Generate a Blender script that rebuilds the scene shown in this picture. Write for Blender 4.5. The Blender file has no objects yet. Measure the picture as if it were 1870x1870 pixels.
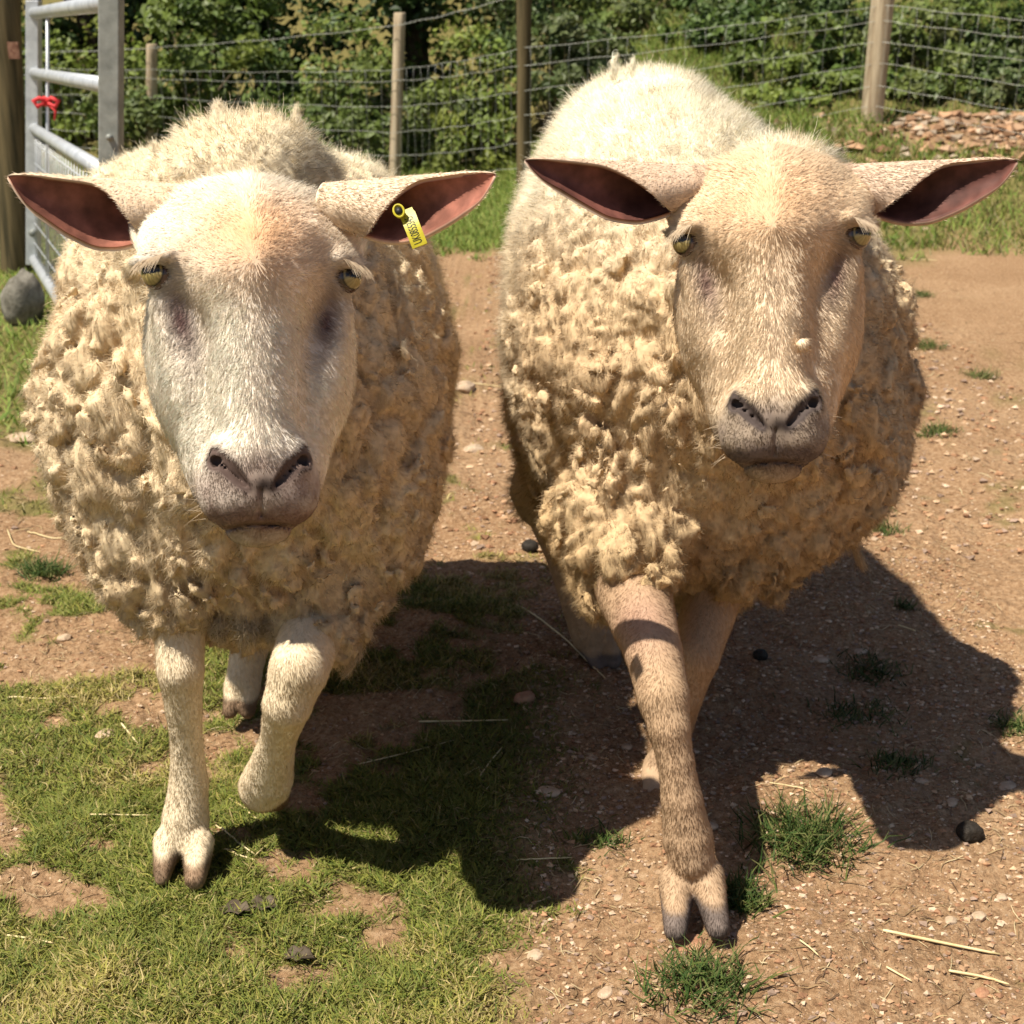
import bpy, math, random
import numpy as np
from mathutils import Vector, Matrix
rng = np.random.default_rng(7)
random.seed(7)
f32 = np.float32
scene = bpy.context.scene

# ------------------------------------------------------------------ camera, sky, sun
CAM_H = 0.95; PITCH = math.radians(20.5); FPX = 2400.0
cam_d = bpy.data.cameras.new("camera"); cam = bpy.data.objects.new("camera", cam_d)
scene.collection.objects.link(cam); scene.camera = cam
cam.location = (0, 0, CAM_H); cam.rotation_euler = (math.pi/2 - PITCH, 0, 0)
cam_d.sensor_width = 36; cam_d.lens = 36*FPX/1870; cam_d.clip_end = 500; cam_d.clip_start = 0.05
cam_d.dof.use_dof = True; cam_d.dof.focus_distance = 1.22; cam_d.dof.aperture_fstop = 14

SUN_EL = math.radians(62); SUN_AZ = math.radians(33)      # sun stands to the left and a little towards the camera
trav = Vector((math.cos(SUN_AZ)*math.cos(SUN_EL), math.sin(SUN_AZ)*math.cos(SUN_EL), -math.sin(SUN_EL)))
w = bpy.data.worlds.new("World"); scene.world = w; w.use_nodes = True
nt = w.node_tree; nt.nodes.clear()
sky = nt.nodes.new('ShaderNodeTexSky'); sky.sky_type = 'NISHITA'; sky.sun_disc = False
sky.sun_elevation = SUN_EL; sky.sun_rotation = math.atan2(-trav.x, -trav.y)
bg = nt.nodes.new('ShaderNodeBackground'); bg.inputs[1].default_value = 0.05
wo = nt.nodes.new('ShaderNodeOutputWorld')
nt.links.new(sky.outputs[0], bg.inputs[0]); nt.links.new(bg.outputs[0], wo.inputs[0])
sd = bpy.data.lights.new("sun", 'SUN'); sd.energy = 4.6; sd.angle = math.radians(0.5); sd.color = (1.0, 0.93, 0.80)
so = bpy.data.objects.new("sun", sd); scene.collection.objects.link(so)
so.rotation_euler = trav.to_track_quat('-Z', 'Y').to_euler()
scene.view_settings.view_transform = 'Standard'; scene.view_settings.look = 'None'
scene.view_settings.exposure = 0.72; scene.view_settings.gamma = 1
scene.render.engine = 'CYCLES'
scene.cycles.max_bounces = 6; scene.cycles.transparent_max_bounces = 8

CT, ST = math.cos(PITCH), math.sin(PITCH)
def at(px, py, Y):
    """world point seen at photo pixel px,py when it stands Y metres ahead"""
    u = (px-935)/FPX; v = (935-py)/FPX
    dy = CT + v*ST; dz = v*CT - ST; t = Y/dy
    return np.array([u*t, Y, CAM_H + t*dz])
def dpt(px, py, Y):
    v = (935-py)/FPX
    return Y/(CT+v*ST)
def rad(r, px, py, Y): return r*dpt(px, py, Y)/FPX
def ground_at(px, py, it=12):
    u = (px-935)/FPX; v = (935-py)/FPX
    dy = CT+v*ST; dz = v*CT-ST
    a, c = .8, 14.
    for _ in range(3):
        t = np.linspace(a, c, 160); hit = np.nonzero(CAM_H+t*dz <= gh(u*t, dy*t))[0]
        i = max(int(hit[0]), 1) if len(hit) else len(t)-1
        a, c = t[i-1], t[i]
    return np.array([u*c, dy*c, CAM_H+c*dz])

# ------------------------------------------------------------------ noise
def _hash(ix, iy, iz, s=0):
    h = (ix.astype(np.int64)*374761393 + iy.astype(np.int64)*668265263 + iz.astype(np.int64)*2147483647 + s*1274126177) & 0xffffffff
    h = ((h ^ (h >> 13))*1274126177) & 0xffffffff
    h = ((h ^ (h >> 16))*2246822519) & 0xffffffff
    return ((h ^ (h >> 15)) & 0xffffff).astype(f32)/f32(0xffffff)
def vnoise(P, s=0):
    i = np.floor(P); f = (P-i).astype(f32); i = i.astype(np.int64)
    f = f*f*(3-2*f); r = 0
    for a in (0, 1):
        wx = f[:, 0] if a else 1-f[:, 0]
        for b in (0, 1):
            wy = f[:, 1] if b else 1-f[:, 1]
            for c in (0, 1):
                wz = f[:, 2] if c else 1-f[:, 2]
                r = r + _hash(i[:, 0]+a, i[:, 1]+b, i[:, 2]+c, s)*wx*wy*wz
    return r
def fbm(P, o=3, s=0):
    r = 0; a = 1.0; t = 0
    for k in range(o):
        r = r + a*vnoise(P*(2.03**k), s+k*7); t += a; a *= 0.5
    return r/t
def vecnoise(P, s=0, o=1):
    return np.stack([fbm(P, o, s+11), fbm(P, o, s+23), fbm(P, o, s+37)], 1)*2-1
def worley(P, s=0):
    i = np.floor(P).astype(np.int64); n = len(P)
    f1 = np.full(n, 9, f32); f2 = np.full(n, 9, f32); c1 = np.zeros((n, 3), f32)
    for a in (-1, 0, 1):
        for b in (-1, 0, 1):
            for c in (-1, 0, 1):
                j = i+np.array([a, b, c])
                q = np.stack([j[:, k]+0.1+0.8*_hash(j[:, 0], j[:, 1], j[:, 2], s+k+1) for k in range(3)], 1)
                d = np.sqrt(((q-P)**2).sum(1)).astype(f32)
                m = d < f1
                f2 = np.where(m, f1, np.minimum(f2, d)); f1 = np.where(m, d, f1)
                c1[m] = q[m]
    return f1, f2, c1
def sst(a, b, x):
    t = np.clip((x-a)/(b-a), 0, 1); return t*t*(3-2*t)
def nrm(V):
    V = np.asarray(V, float)
    return V/np.maximum(np.linalg.norm(V, axis=-1, keepdims=True), 1e-9)

# ------------------------------------------------------------------ objects
def link(o, parent=None):
    scene.collection.objects.link(o)
    if parent is not None: o.parent = parent
    return o
def tag(o, label=None, cat=None, group=None, kind=None):
    if label: o['label'] = label
    if cat: o['category'] = cat
    if group: o['group'] = group
    if kind: o['kind'] = kind
    return o
def mesh_np(name, V, F, mats, parent=None, col=None, smooth=True, normals=None, mi=None, extra=None):
    """V n*3, F m*k array (k=3 or 4) or list of such arrays"""
    me = bpy.data.meshes.new(name)
    Fs = F if isinstance(F, list) else [F]
    Fs = [np.asarray(q, np.int32) for q in Fs if len(q)]
    me.vertices.add(len(V)); me.vertices.foreach_set('co', np.asarray(V, f32).ravel())
    nl = sum(q.size for q in Fs); nf = sum(len(q) for q in Fs)
    me.loops.add(nl); me.polygons.add(nf)
    me.loops.foreach_set('vertex_index', np.concatenate([q.ravel() for q in Fs]))
    tot = np.concatenate([np.full(len(q), q.shape[1], np.int32) for q in Fs])
    st = np.concatenate([[0], np.cumsum(tot)[:-1]]).astype(np.int32)
    me.polygons.foreach_set('loop_start', st); me.polygons.foreach_set('loop_total', tot)
    if mi is not None: me.polygons.foreach_set('material_index', np.asarray(mi, np.int32))
    me.polygons.foreach_set('use_smooth', np.full(nf, smooth))
    me.update(calc_edges=True)
    if col is not None:
        a = me.color_attributes.new('Col', 'FLOAT_COLOR', 'POINT')
        c = np.ones((len(V), 4), f32); c[:, :3] = col
        a.data.foreach_set('color', c.ravel())
    if extra is not None:
        for k, v in extra.items():
            a = me.attributes.new(k, 'FLOAT', 'POINT'); a.data.foreach_set('value', np.asarray(v, f32))
    if normals is not None:
        me.normals_split_custom_set_from_vertices(np.asarray(normals, f32))
    for m in (mats if isinstance(mats, (list, tuple)) else [mats]): me.materials.append(m)
    return link(bpy.data.objects.new(name, me), parent)
def empty(name, loc=(0, 0, 0)):
    o = bpy.data.objects.new(name, None); o.location = loc; o.empty_display_size = 0.1
    return link(o)
def rebase(root):
    """parts were built in world coordinates: keep them there under a moved empty"""
    for c in root.children:
        c.matrix_parent_inverse = Matrix.Translation(root.location).inverted()
class MB:
    def __init__(s): s.V = []; s.F = []; s.n = 0
    def add(s, V, F):
        s.V.append(np.asarray(V, float)); s.F.append(np.asarray(F, int)+s.n); s.n += len(V)
    def tube(s, pts, r, k=10, cap=True):
        pts = np.asarray(pts, float); n = len(pts)
        r = np.full(n, r) if np.isscalar(r) else np.asarray(r, float)
        T = nrm(np.gradient(pts, axis=0)); up = np.array([0, 0, 1.]) if abs(T[0][2]) < .9 else np.array([1., 0, 0])
        A = nrm(np.cross(T[0], up)); V = []
        for i in range(n):
            A = nrm(A-T[i]*np.dot(A, T[i])); B = np.cross(T[i], A)
            for j in range(k):
                a = 2*math.pi*j/k; V.append(pts[i]+r[i]*(A*math.cos(a)+B*math.sin(a)))
        F = [[i*k+j, i*k+(j+1) % k, (i+1)*k+(j+1) % k, (i+1)*k+j] for i in range(n-1) for j in range(k)]
        if cap:
            V += [pts[0]-T[0]*r[0]*.15, pts[-1]+T[-1]*r[-1]*.15]; c0, c1 = n*k, n*k+1
            F += [[c0, (j+1) % k, j, j] for j in range(k)]
            F += [[c1, (n-1)*k+j, (n-1)*k+(j+1) % k, (n-1)*k+(j+1) % k] for j in range(k)]
        s.add(V, F)
    def build(s, name, mat, parent=None, smooth=True, **kw):
        V = np.concatenate(s.V); F = np.concatenate(s.F)
        tri = F[:, 2] == F[:, 3]
        return mesh_np(name, V, [F[~tri], F[tri][:, :3]], mat, parent, smooth=smooth, **kw)

# ------------------------------------------------------------------ materials
def newmat(name, rough=.8, spec=.3):
    m = bpy.data.materials.new(name); m.use_nodes = True
    b = m.node_tree.nodes['Principled BSDF']
    b.inputs['Roughness'].default_value = rough; b.inputs['Specular IOR Level'].default_value = spec
    return m, m.node_tree, b
def colmat(name, rough=.8, spec=.2, transl=0.0, tint=(1, 1, 1), vary=0.0, vscale=60):
    m, t, b = newmat(name, rough, spec)
    a = t.nodes.new('ShaderNodeAttribute'); a.attribute_name = 'Col'; src = a.outputs[0]
    if vary:
        n = t.nodes.new('ShaderNodeTexNoise'); n.inputs['Scale'].default_value = vscale; n.inputs['Detail'].default_value = 5
        tc = t.nodes.new('ShaderNodeTexCoord'); t.links.new(tc.outputs['Object'], n.inputs['Vector'])
        mr = t.nodes.new('ShaderNodeMapRange'); mr.inputs[3].default_value = 1-vary; mr.inputs[4].default_value = 1+vary*.6
        mr.inputs[1].default_value = .3; mr.inputs[2].default_value = .7
        t.links.new(n.outputs[0], mr.inputs[0])
        v = t.nodes.new('ShaderNodeVectorMath'); v.operation = 'SCALE'
        t.links.new(src, v.inputs[0]); t.links.new(mr.outputs[0], v.inputs['Scale']); src = v.outputs[0]
    t.links.new(src, b.inputs['Base Color'])
    if transl:
        tr = t.nodes.new('ShaderNodeBsdfTranslucent'); mx = t.nodes.new('ShaderNodeMixShader')
        mx.inputs[0].default_value = transl; t.links.new(src, tr.inputs[0])
        t.links.new(b.outputs[0], mx.inputs[1]); t.links.new(tr.outputs[0], mx.inputs[2])
        t.links.new(mx.outputs[0], t.nodes['Material Output'].inputs[0])
    return m
def noisemat(name, c1, c2, scale, rough=.8, spec=.3, bump=.0, bscale=None, stretch=(1, 1, 1), metal=0, lo=.35, hi=.65):
    m, t, b = newmat(name, rough, spec); b.inputs['Metallic'].default_value = metal
    tc = t.nodes.new('ShaderNodeTexCoord'); mp = t.nodes.new('ShaderNodeMapping'); mp.inputs['Scale'].default_value = stretch
    n = t.nodes.new('ShaderNodeTexNoise'); n.inputs['Scale'].default_value = scale; n.inputs['Detail'].default_value = 8
    n.inputs['Roughness'].default_value = .65
    r = t.nodes.new('ShaderNodeValToRGB'); r.color_ramp.elements[0].position = lo; r.color_ramp.elements[1].position = hi
    r.color_ramp.elements[0].color = (*c1, 1); r.color_ramp.elements[1].color = (*c2, 1)
    L = t.links.new
    L(tc.outputs['Object'], mp.inputs[0]); L(mp.outputs[0], n.inputs['Vector']); L(n.outputs[0], r.inputs[0]); L(r.outputs[0], b.inputs['Base Color'])
    if bump:
        n2 = t.nodes.new('ShaderNodeTexNoise'); n2.inputs['Scale'].default_value = bscale or scale*3; n2.inputs['Detail'].default_value = 6
        bp = t.nodes.new('ShaderNodeBump'); bp.inputs['Strength'].default_value = bump; bp.inputs['Distance'].default_value = .004
        L(mp.outputs[0], n2.inputs['Vector']); L(n2.outputs[0], bp.inputs['Height']); L(bp.outputs[0], b.inputs['Normal'])
    return m
M = {}
M['skin'] = colmat('sheep_skin', .75, .25, vary=.12, vscale=140)
M['ear_in'] = colmat('ear_inner', .6, .3, transl=.22, vary=.35, vscale=70)
M['fur'] = colmat('short_hair', .75, .15, transl=.28)
M['wool_base'] = colmat('wool_base', .95, .05, vary=.15, vscale=160)
M['wool'] = colmat('wool_fibre', .85, .12, transl=.25)
M['leaf'] = colmat('leaf', .5, .4, transl=.3)
M['grass'] = colmat('grass_blade', .6, .3, transl=.3)
M['straw'] = noisemat('straw', (.62, .47, .22), (.8, .68, .4), 30, .55, .35, stretch=(1, 1, 1))
M['wood'] = noisemat('weathered_wood', (.26, .19, .12), (.56, .46, .32), 40, .85, .15, bump=.6, bscale=120, stretch=(1, 1, .06))
M['wood_dark'] = noisemat('green_stained_wood', (.045, .038, .02), (.16, .12, .06), 34, .85, .15, bump=.6, bscale=90, stretch=(1, 1, .05))
M['twig'] = noisemat('twig_bark', (.09, .065, .04), (.28, .22, .15), 30, .9, .1)
M['bark'] = noisemat('bark', (.03, .022, .014), (.10, .075, .05), 30, .9, .1, bump=.7, bscale=60, stretch=(1, 1, .2))
M['galv'] = noisemat('galvanised_steel', (.42, .44, .46), (.62, .64, .66), 22, .42, .5, metal=.35)
M['galv_dull'] = noisemat('dull_galvanised_steel', (.20, .21, .19), (.33, .34, .31), 18, .6, .4, metal=.2, bump=.2)
M['rust'] = noisemat('rusty_steel', (.12, .05, .03), (.28, .15, .1), 60, .8, .2)
M['wire'] = noisemat('fence_wire', (.30, .30, .26), (.50, .50, .45), 60, .5, .5, metal=.3)
M['red'] = noisemat('red_twine', (.55, .02, .03), (.75, .07, .07), 60, .6, .3)
M['tag'] = noisemat('yellow_plastic', (.44, .37, .02), (.56, .47, .03), 200, .4, .4)
M['ink'] = noisemat('tag_ink', (.012, .012, .01), (.02, .018, .015), 60, .5, .3)
M['stone'] = noisemat('pale_stone', (.36, .25, .16), (.58, .44, .31), 45, .85, .2, bump=.5, bscale=150)
M['stone_red'] = noisemat('red_stone', (.30, .14, .08), (.48, .27, .16), 45, .85, .2, bump=.5, bscale=150)
M['stone_grey'] = noisemat('grey_stone', (.10, .09, .07), (.25, .23, .19), 30, .85, .2, bump=.6, bscale=90)
M['dung'] = noisemat('dark_dung', (.012, .009, .006), (.035, .026, .018), 90, .7, .3, bump=.6)
M['dryleaf'] = noisemat('dry_leaf', (.05, .035, .022), (.13, .1, .07), 60, .8, .2)

def sheet_ground():
    m, t, b = newmat('earth', .95, .08); L = t.links.new
    tc = t.nodes.new('ShaderNodeTexCoord'); O = tc.outputs['Object']
    def noise(s, d=6, r=.6):
        n = t.nodes.new('ShaderNodeTexNoise'); n.inputs['Scale'].default_value = s; n.inputs['Detail'].default_value = d
        n.inputs['Roughness'].default_value = r; L(O, n.inputs['Vector']); return n.outputs[0]
    def ramp(src, st):
        r = t.nodes.new('ShaderNodeValToRGB'); e = r.color_ramp.elements
        e[0].position, e[0].color = st[0][0], (*st[0][1], 1); e[1].position, e[1].color = st[-1][0], (*st[-1][1], 1)
        for p, c in st[1:-1]: q = e.new(p); q.color = (*c, 1)
        L(src, r.inputs[0]); return r.outputs[0]
    def mix(f, a, c):
        x = t.nodes.new('ShaderNodeMix'); x.data_type = 'RGBA'
        if isinstance(f, float): x.inputs[0].default_value = f
        else: L(f, x.inputs[0])
        L(a, x.inputs[6]); L(c, x.inputs[7]); return x.outputs[2]
    big = ramp(noise(2.2, 4), [(.35, (.24, .135, .068)), (.55, (.35, .215, .118)), (.72, (.44, .295, .175))])
    fine = ramp(noise(110, 8, .7), [(.33, (.09, .048, .025)), (.5, (.36, .22, .12)), (.66, (.54, .38, .235))])
    c = mix(.6, big, fine)
    v = t.nodes.new('ShaderNodeTexVoronoi'); v.inputs['Scale'].default_value = 95; L(O, v.inputs['Vector'])
    sp = ramp(v.outputs['Distance'], [(.12, (1, 1, 1)), (.2, (0, 0, 0))])
    sel = t.nodes.new('ShaderNodeSeparateColor'); L(v.outputs['Color'], sel.inputs[0])
    gt = t.nodes.new('ShaderNodeMath'); gt.operation = 'GREATER_THAN'; gt.inputs[1].default_value = .72; L(sel.outputs[0], gt.inputs[0])
    mu = t.nodes.new('ShaderNodeMath'); mu.operation = 'MULTIPLY'; L(sp, mu.inputs[0]); L(gt.outputs[0], mu.inputs[1])
    rgb = t.nodes.new('ShaderNodeRGB'); rgb.outputs[0].default_value = (.62, .46, .31, 1)
    c = mix(mu.outputs[0], c, rgb.outputs[0])
    ga = t.nodes.new('ShaderNodeAttribute'); ga.attribute_name = 'grassy'
    gr = ramp(noise(45, 6), [(.3, (.07, .075, .02)), (.6, (.17, .165, .05)), (.75, (.28, .22, .1))])
    c = mix(ga.outputs['Fac'], c, gr)
    L(c, b.inputs['Base Color'])
    bp = t.nodes.new('ShaderNodeBump'); bp.inputs['Strength'].default_value = .9; bp.inputs['Distance'].default_value = .006
    L(noise(140, 8, .7), bp.inputs['Height'])
    bp2 = t.nodes.new('ShaderNodeBump'); bp2.inputs['Strength'].default_value = .8; bp2.inputs['Distance'].default_value = .014
    L(noise(38, 5, .6), bp2.inputs['Height']); L(bp.outputs[0], bp2.inputs['Normal']); L(bp2.outputs[0], b.inputs['Normal'])
    return m

# ------------------------------------------------------------------ terrain
def gh0(x, y):
    R = sst(-.4, .9, x-0.05*(y-5))
    h = R*(.46*sst(5.8, 7.3, y)+.30*np.clip(y-7.3, 0, 1.8)*sst(7.3, 8, y))
    h = h+(1-R)*(.35*sst(8.3, 10.5, y))
    h = h+2.6*sst(13.0, 17, y)
    return h
def micro(x, y):
    P = np.stack([x, y, 0*x], 1)
    near = 1-sst(3.0, 6.5, y)*.3
    h = (fbm(P*5.5, 2, 3)-.5)*.034+(fbm(P*26, 3, 5)-.5)*.018
    f1, f2, c = worley(P*34+1.5*vecnoise(P*20, 9), 4)
    h = h+.006*np.clip((f2-f1)*1.5, 0, 1)*sst(.35, .6, fbm(P*7, 2, 8))
    # a small heap of loose earth in front of the second sheep
    h = h+.018*np.exp(-(((x-.34)/.11)**2+((y-1.17)/.06)**2))
    return h*near
def gh(x, y):
    return gh0(x, y)+micro(x, y)

def grassy(x, y):
    P = np.stack([x, y, 0*x], 1)
    n = fbm(P*7, 3, 21)*.65+fbm(P*24, 2, 25)*.35
    k = np.clip(y/1.3, .7, 3)
    nb = fbm(P*3.1, 2, 77)
    L = sst(.08*k, -.06*k, x+.20*(nb-.5)*k)
    d = .74-.14*sst(1.12, 1.28, y)-.17*sst(1.30, 1.75, y)-.02*sst(1.9, 2.6, y)+.35*(nb-.5)
    d = np.where((x > -.33) & (y > 1.25) & (y < 2.3), np.maximum(d, .60), d)
    g = sst(.50, .62, n+d-.5)*L
    rr = 1-L
    g = np.maximum(g, rr*sst(.66, .72, n)*.6)
    lawn = sst(0, .12, (-.98-.30*(y-3.2))-x+.25*(n-.5))*sst(2.95, 3.15, y+.5*(n-.5))
    far = sst(5.6, 6.0, y+1.2*(n-.5)+.25*np.maximum(x-1.2, 0)*0)
    g = np.maximum(g, np.maximum(lawn, far))
    g = g*1.0
    rub = np.exp(-(((x-2.45)/.55)**2+((y-7.05)/.28)**2))
    return np.clip(g*(1-sst(.25, .5, rub)), 0, 1)

def build_ground():
    def lines(a, b, lo, hi, d):
        core = np.arange(lo, hi, d); L = [core]
        s = d; p = hi; up = []
        while p < b: s *= 1.09; up.append(p); p += s
        up.append(b); s = d; p = lo; dn = []
        while p > a: s *= 1.09; p -= s; dn.append(max(p, a))
        return np.unique(np.concatenate([dn[::-1], core, up]))
    xs = lines(-40, 40, -.85, .85, .0045); ys = lines(-15, 60, 1.0, 2.5, .005)
    X, Y = np.meshgrid(xs, ys, indexing='ij'); x, y = X.ravel(), Y.ravel()
    z = gh(x, y); nx, ny = len(xs), len(ys)
    I = np.arange(nx*ny).reshape(nx, ny)
    F = np.stack([I[:-1, :-1], I[1:, :-1], I[1:, 1:], I[:-1, 1:]], -1).reshape(-1, 4)
    o = mesh_np('ground', np.stack([x, y, z], 1), F, sheet_ground(), extra={'grassy': grassy(x, y)*.8})
    tag(o, kind='structure')
build_ground()

# ------------------------------------------------------------------ strands and blades
def ribbons(root, P, width, taper=None):
    """P n*K*3 centre lines, width n -> V,F (quads); side vectors from surface normal 'root' n*3"""
    n, K, _ = P.shape
    T = nrm(np.gradient(P, axis=1))
    S = np.cross(T, root[:, None, :]+.35*rng.normal(size=(n, 1, 3))); S = nrm(S)
    tp = np.linspace(1, .25, K) if taper is None else np.asarray(taper, float)
    W = width[:, None, None]*tp[None, :, None]*.5
    V = np.stack([P-S*W, P+S*W], 2).reshape(-1, 3)
    b = (np.arange(n)*K*2)[:, None]+(np.arange(K-1)*2)[None, :]; b = b.ravel()
    F = np.stack([b, b+1, b+3, b+2], 1)
    return V, F
def sample_mesh(V, F, n, weight=None):
    T = np.concatenate([F[:, [0, 1, 2]], F[:, [0, 2, 3]]])
    A, B, C = V[T[:, 0]], V[T[:, 1]], V[T[:, 2]]
    ar = np.linalg.norm(np.cross(B-A, C-A), axis=1)
    if weight is not None: ar = ar*weight((A+B+C)/3, nrm(np.cross(B-A, C-A)))
    p = ar/ar.sum(); idx = rng.choice(len(T), n, p=p)
    u, v = rng.random(n), rng.random(n); m = u+v > 1; u[m] = 1-u[m]; v[m] = 1-v[m]
    bw = np.stack([1-u-v, u, v], 1)
    return T[idx], bw
def interp(Q, T, bw): return (Q[T]*bw[:, :, None]).sum(1)
def vnormals(V, F):
    n = np.cross(V[F[:, 2]]-V[F[:, 0]], V[F[:, 3]]-V[F[:, 1]]); N = np.zeros_like(V)
    for k in range(4): np.add.at(N, F[:, k], n)
    return nrm(N)

# ------------------------------------------------------------------ implicit surfaces
def smin(a, b, k):
    h = np.clip(.5+.5*(b-a)/k, 0, 1); return b*(1-h)+a*h-k*h*(1-h)
def smax(a, b, k): return -smin(-a, -b, k)
def ell(P, c, r, R=None):
    q = P-np.asarray(c, f32)
    if R is not None: q = q@np.asarray(R, f32)
    r = np.asarray(r, f32); k0 = np.linalg.norm(q/r, axis=1); k1 = np.linalg.norm(q/(r*r), axis=1)
    return k0*(k0-1)/np.maximum(k1, 1e-6)
def cone(P, a, b, ra, rb):
    a = np.asarray(a, f32); b = np.asarray(b, f32); ab = b-a
    t = np.clip(((P-a)@ab)/float(ab@ab), 0, 1)
    return np.linalg.norm(P-a-t[:, None]*ab, axis=1)-(ra+(rb-ra)*t)
def nets(sdf, xs, ys, zs, margin, st=4):
    def pad(a):
        n = (-len(a)) % st; return np.concatenate([a, a[-1]+(a[-1]-a[-2])*np.arange(1, n+1)])
    xs, ys, zs = pad(xs), pad(ys), pad(zs)
    g = np.stack(np.meshgrid(xs[st//2::st], ys[st//2::st], zs[st//2::st], indexing='ij'), -1); sh = g.shape[:3]
    Fc = sdf(g.reshape(-1, 3).astype(f32), True).reshape(sh)
    m = np.abs(Fc) < margin
    for ax in range(3): m = np.repeat(m, st, ax); Fc = np.repeat(Fc, st, ax)
    F = np.where(Fc > 0, f32(.1), f32(-.1)).astype(f32)
    ii = np.nonzero(m); P = np.stack([xs[ii[0]], ys[ii[1]], zs[ii[2]]], 1).astype(f32)
    F[ii] = sdf(P, False)
    S = F < 0
    c = np.zeros(tuple(s-1 for s in F.shape), np.uint8)
    for a in (0, 1):
        for b in (0, 1):
            for d in (0, 1): c += S[a:a+c.shape[0], b:b+c.shape[1], d:d+c.shape[2]]
    act = (c > 0) & (c < 8); I = np.stack(np.nonzero(act), 1)
    idx = np.full(c.shape, -1, np.int64); idx[act] = np.arange(len(I))
    acc = np.zeros((len(I), 3)); cnt = np.zeros(len(I)); G = [xs, ys, zs]
    for ax in range(3):
        o = [k for k in range(3) if k != ax]
        for a in (0, 1):
            for b in (0, 1):
                J = I.copy(); J[:, o[0]] += a; J[:, o[1]] += b; K = J.copy(); K[:, ax] += 1
                fa = F[J[:, 0], J[:, 1], J[:, 2]]; fb = F[K[:, 0], K[:, 1], K[:, 2]]
                x = (fa < 0) != (fb < 0); t = fa/np.where(x, fa-fb, 1)
                p = np.stack([G[k][J[:, k]] for k in range(3)], 1); q = np.stack([G[k][K[:, k]] for k in range(3)], 1)
                acc[x] += (p+(q-p)*t[:, None])[x]; cnt[x] += 1
    V = acc/cnt[:, None]; faces = []
    for ax in range(3):
        o = [(ax+1) % 3, (ax+2) % 3]
        sl = [slice(None)]*3; sl2 = [slice(None)]*3
        sl[ax] = slice(0, -1); sl2[ax] = slice(1, None)
        E = S[tuple(sl)] != S[tuple(sl2)]; e = np.stack(np.nonzero(E), 1)
        ok = np.all([(e[:, k] > 0) & (e[:, k] < c.shape[k]) for k in o], axis=0); e = e[ok]
        def cell(da, db):
            j = e.copy(); j[:, o[0]] -= da; j[:, o[1]] -= db; return idx[j[:, 0], j[:, 1], j[:, 2]]
        q = np.stack([cell(1, 1), cell(0, 1), cell(0, 0), cell(1, 0)], 1)
        inside = S[e[:, 0], e[:, 1], e[:, 2]]
        q[~inside] = q[~inside][:, ::-1]; faces.append(q)
    Fq = np.concatenate(faces); Fq = Fq[(Fq >= 0).all(1)]
    return V, Fq
def relax(V, F, it=1, w=.5):
    for _ in range(it):
        A = np.zeros_like(V); n = np.zeros(len(V))
        for k in range(4):
            a, b = F[:, k], F[:, (k+1) % 4]
            np.add.at(A, a, V[b]); np.add.at(A, b, V[a]); np.add.at(n, a, 1); np.add.at(n, b, 1)
        V = V*(1-w)+w*A/n[:, None]
    return V

# ------------------------------------------------------------------ the sheep
def nostril(L, s):
    a = np.minimum(cone(L, (s*.0440, .247, -.005), (s*.0385, .258, .000), .0020, .0036), cone(L, (s*.0385, .258, .000), (s*.0270, .269, .001), .0036, .0042))
    a = np.minimum(a, cone(L, (s*.0270, .269, .001), (s*.0115, .284, -.004), .0042, .0022))
    return np.minimum(a, cone(L, (s*.036, .262, -.010), (s*.018, .278, -.012), .0060, .0050))
def head_sdf(L):
    d = ell(L, (0, .070, -.062), (.084, .068, .070))
    d = smin(d, ell(L, (0, .072, -.038), (.066, .058, .036)), .02)
    d = smin(d, cone(L, (0, .09, -.046), (0, .252, -.034), .046, .0355), .02)
    for s in (-1, 1):
        d = smin(d, ell(L, (s*.077, .074, -.043), (.022, .032, .027)), .014)
        d = smin(d, cone(L, (s*.042, .10, -.092), (s*.024, .250, -.068), .050, .038), .014)
        d = smin(d, ell(L, (s*.038, .052, -.052), (.045, .046, .045)), .015)
        d = smin(d, cone(L, (s*.040, .056, -.017), (s*.082, .0625, -.033), .014, .014), .014)
        d = smin(d, cone(L, (s*.079, .118, -.052), (s*.061, .195, -.056), .013, .012), .016)
        d = smin(d, cone(L, (s*.050, .135, -.115), (s*.024, .275, -.078), .046, .034), .02)
        d = smin(d, ell(L, (s*.058, .160, -.098), (.036, .075, .050)), .02)
        d = smin(d, ell(L, (s*.021, .292, -.040), (.031, .026, .032)), .010)
        d = smin(d, ell(L, (s*.033, .262, -.020), (.013, .020, .018)), .010)
    d = smin(d, ell(L, (0, .276, -.040), (.053, .042, .042)), .012)
    d = smin(d, ell(L, (0, .256, -.018), (.034, .030, .022)), .014)
    d = smin(d, ell(L, (0, .3135, -.062), (.032, .0215, .026)), .010)
    for s in (-1, 1):
        d = smax(d, -cone(L, (s*.072, .106, -.010), (s*.056, .165, -.010), .010, .008), .020)
        d = smax(d, -ell(L, (s*.0895, .0895, -.026), (.0165, .0078, .0160)), .004)
        d = smin(d, cone(L, (s*.075, .0770, -.0135), (s*.101, .0800, -.033), .0058, .0058), .006)
        
        nz = nostril(L, s)
        d = smax(d, -nz, .005)
    phl = np.maximum(np.abs(L[:, 0])-.0012, np.abs(L[:, 1]-.299)-.012)
    d = smax(d, -np.maximum(phl, -d-.004), .003)
    m = np.maximum(np.maximum(np.abs(L[:, 1]-(.3165+3.0*L[:, 0]**2))-.0007, np.abs(L[:, 0])-.030), -d-.006)
    return smax(d, -m, .003)

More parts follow.
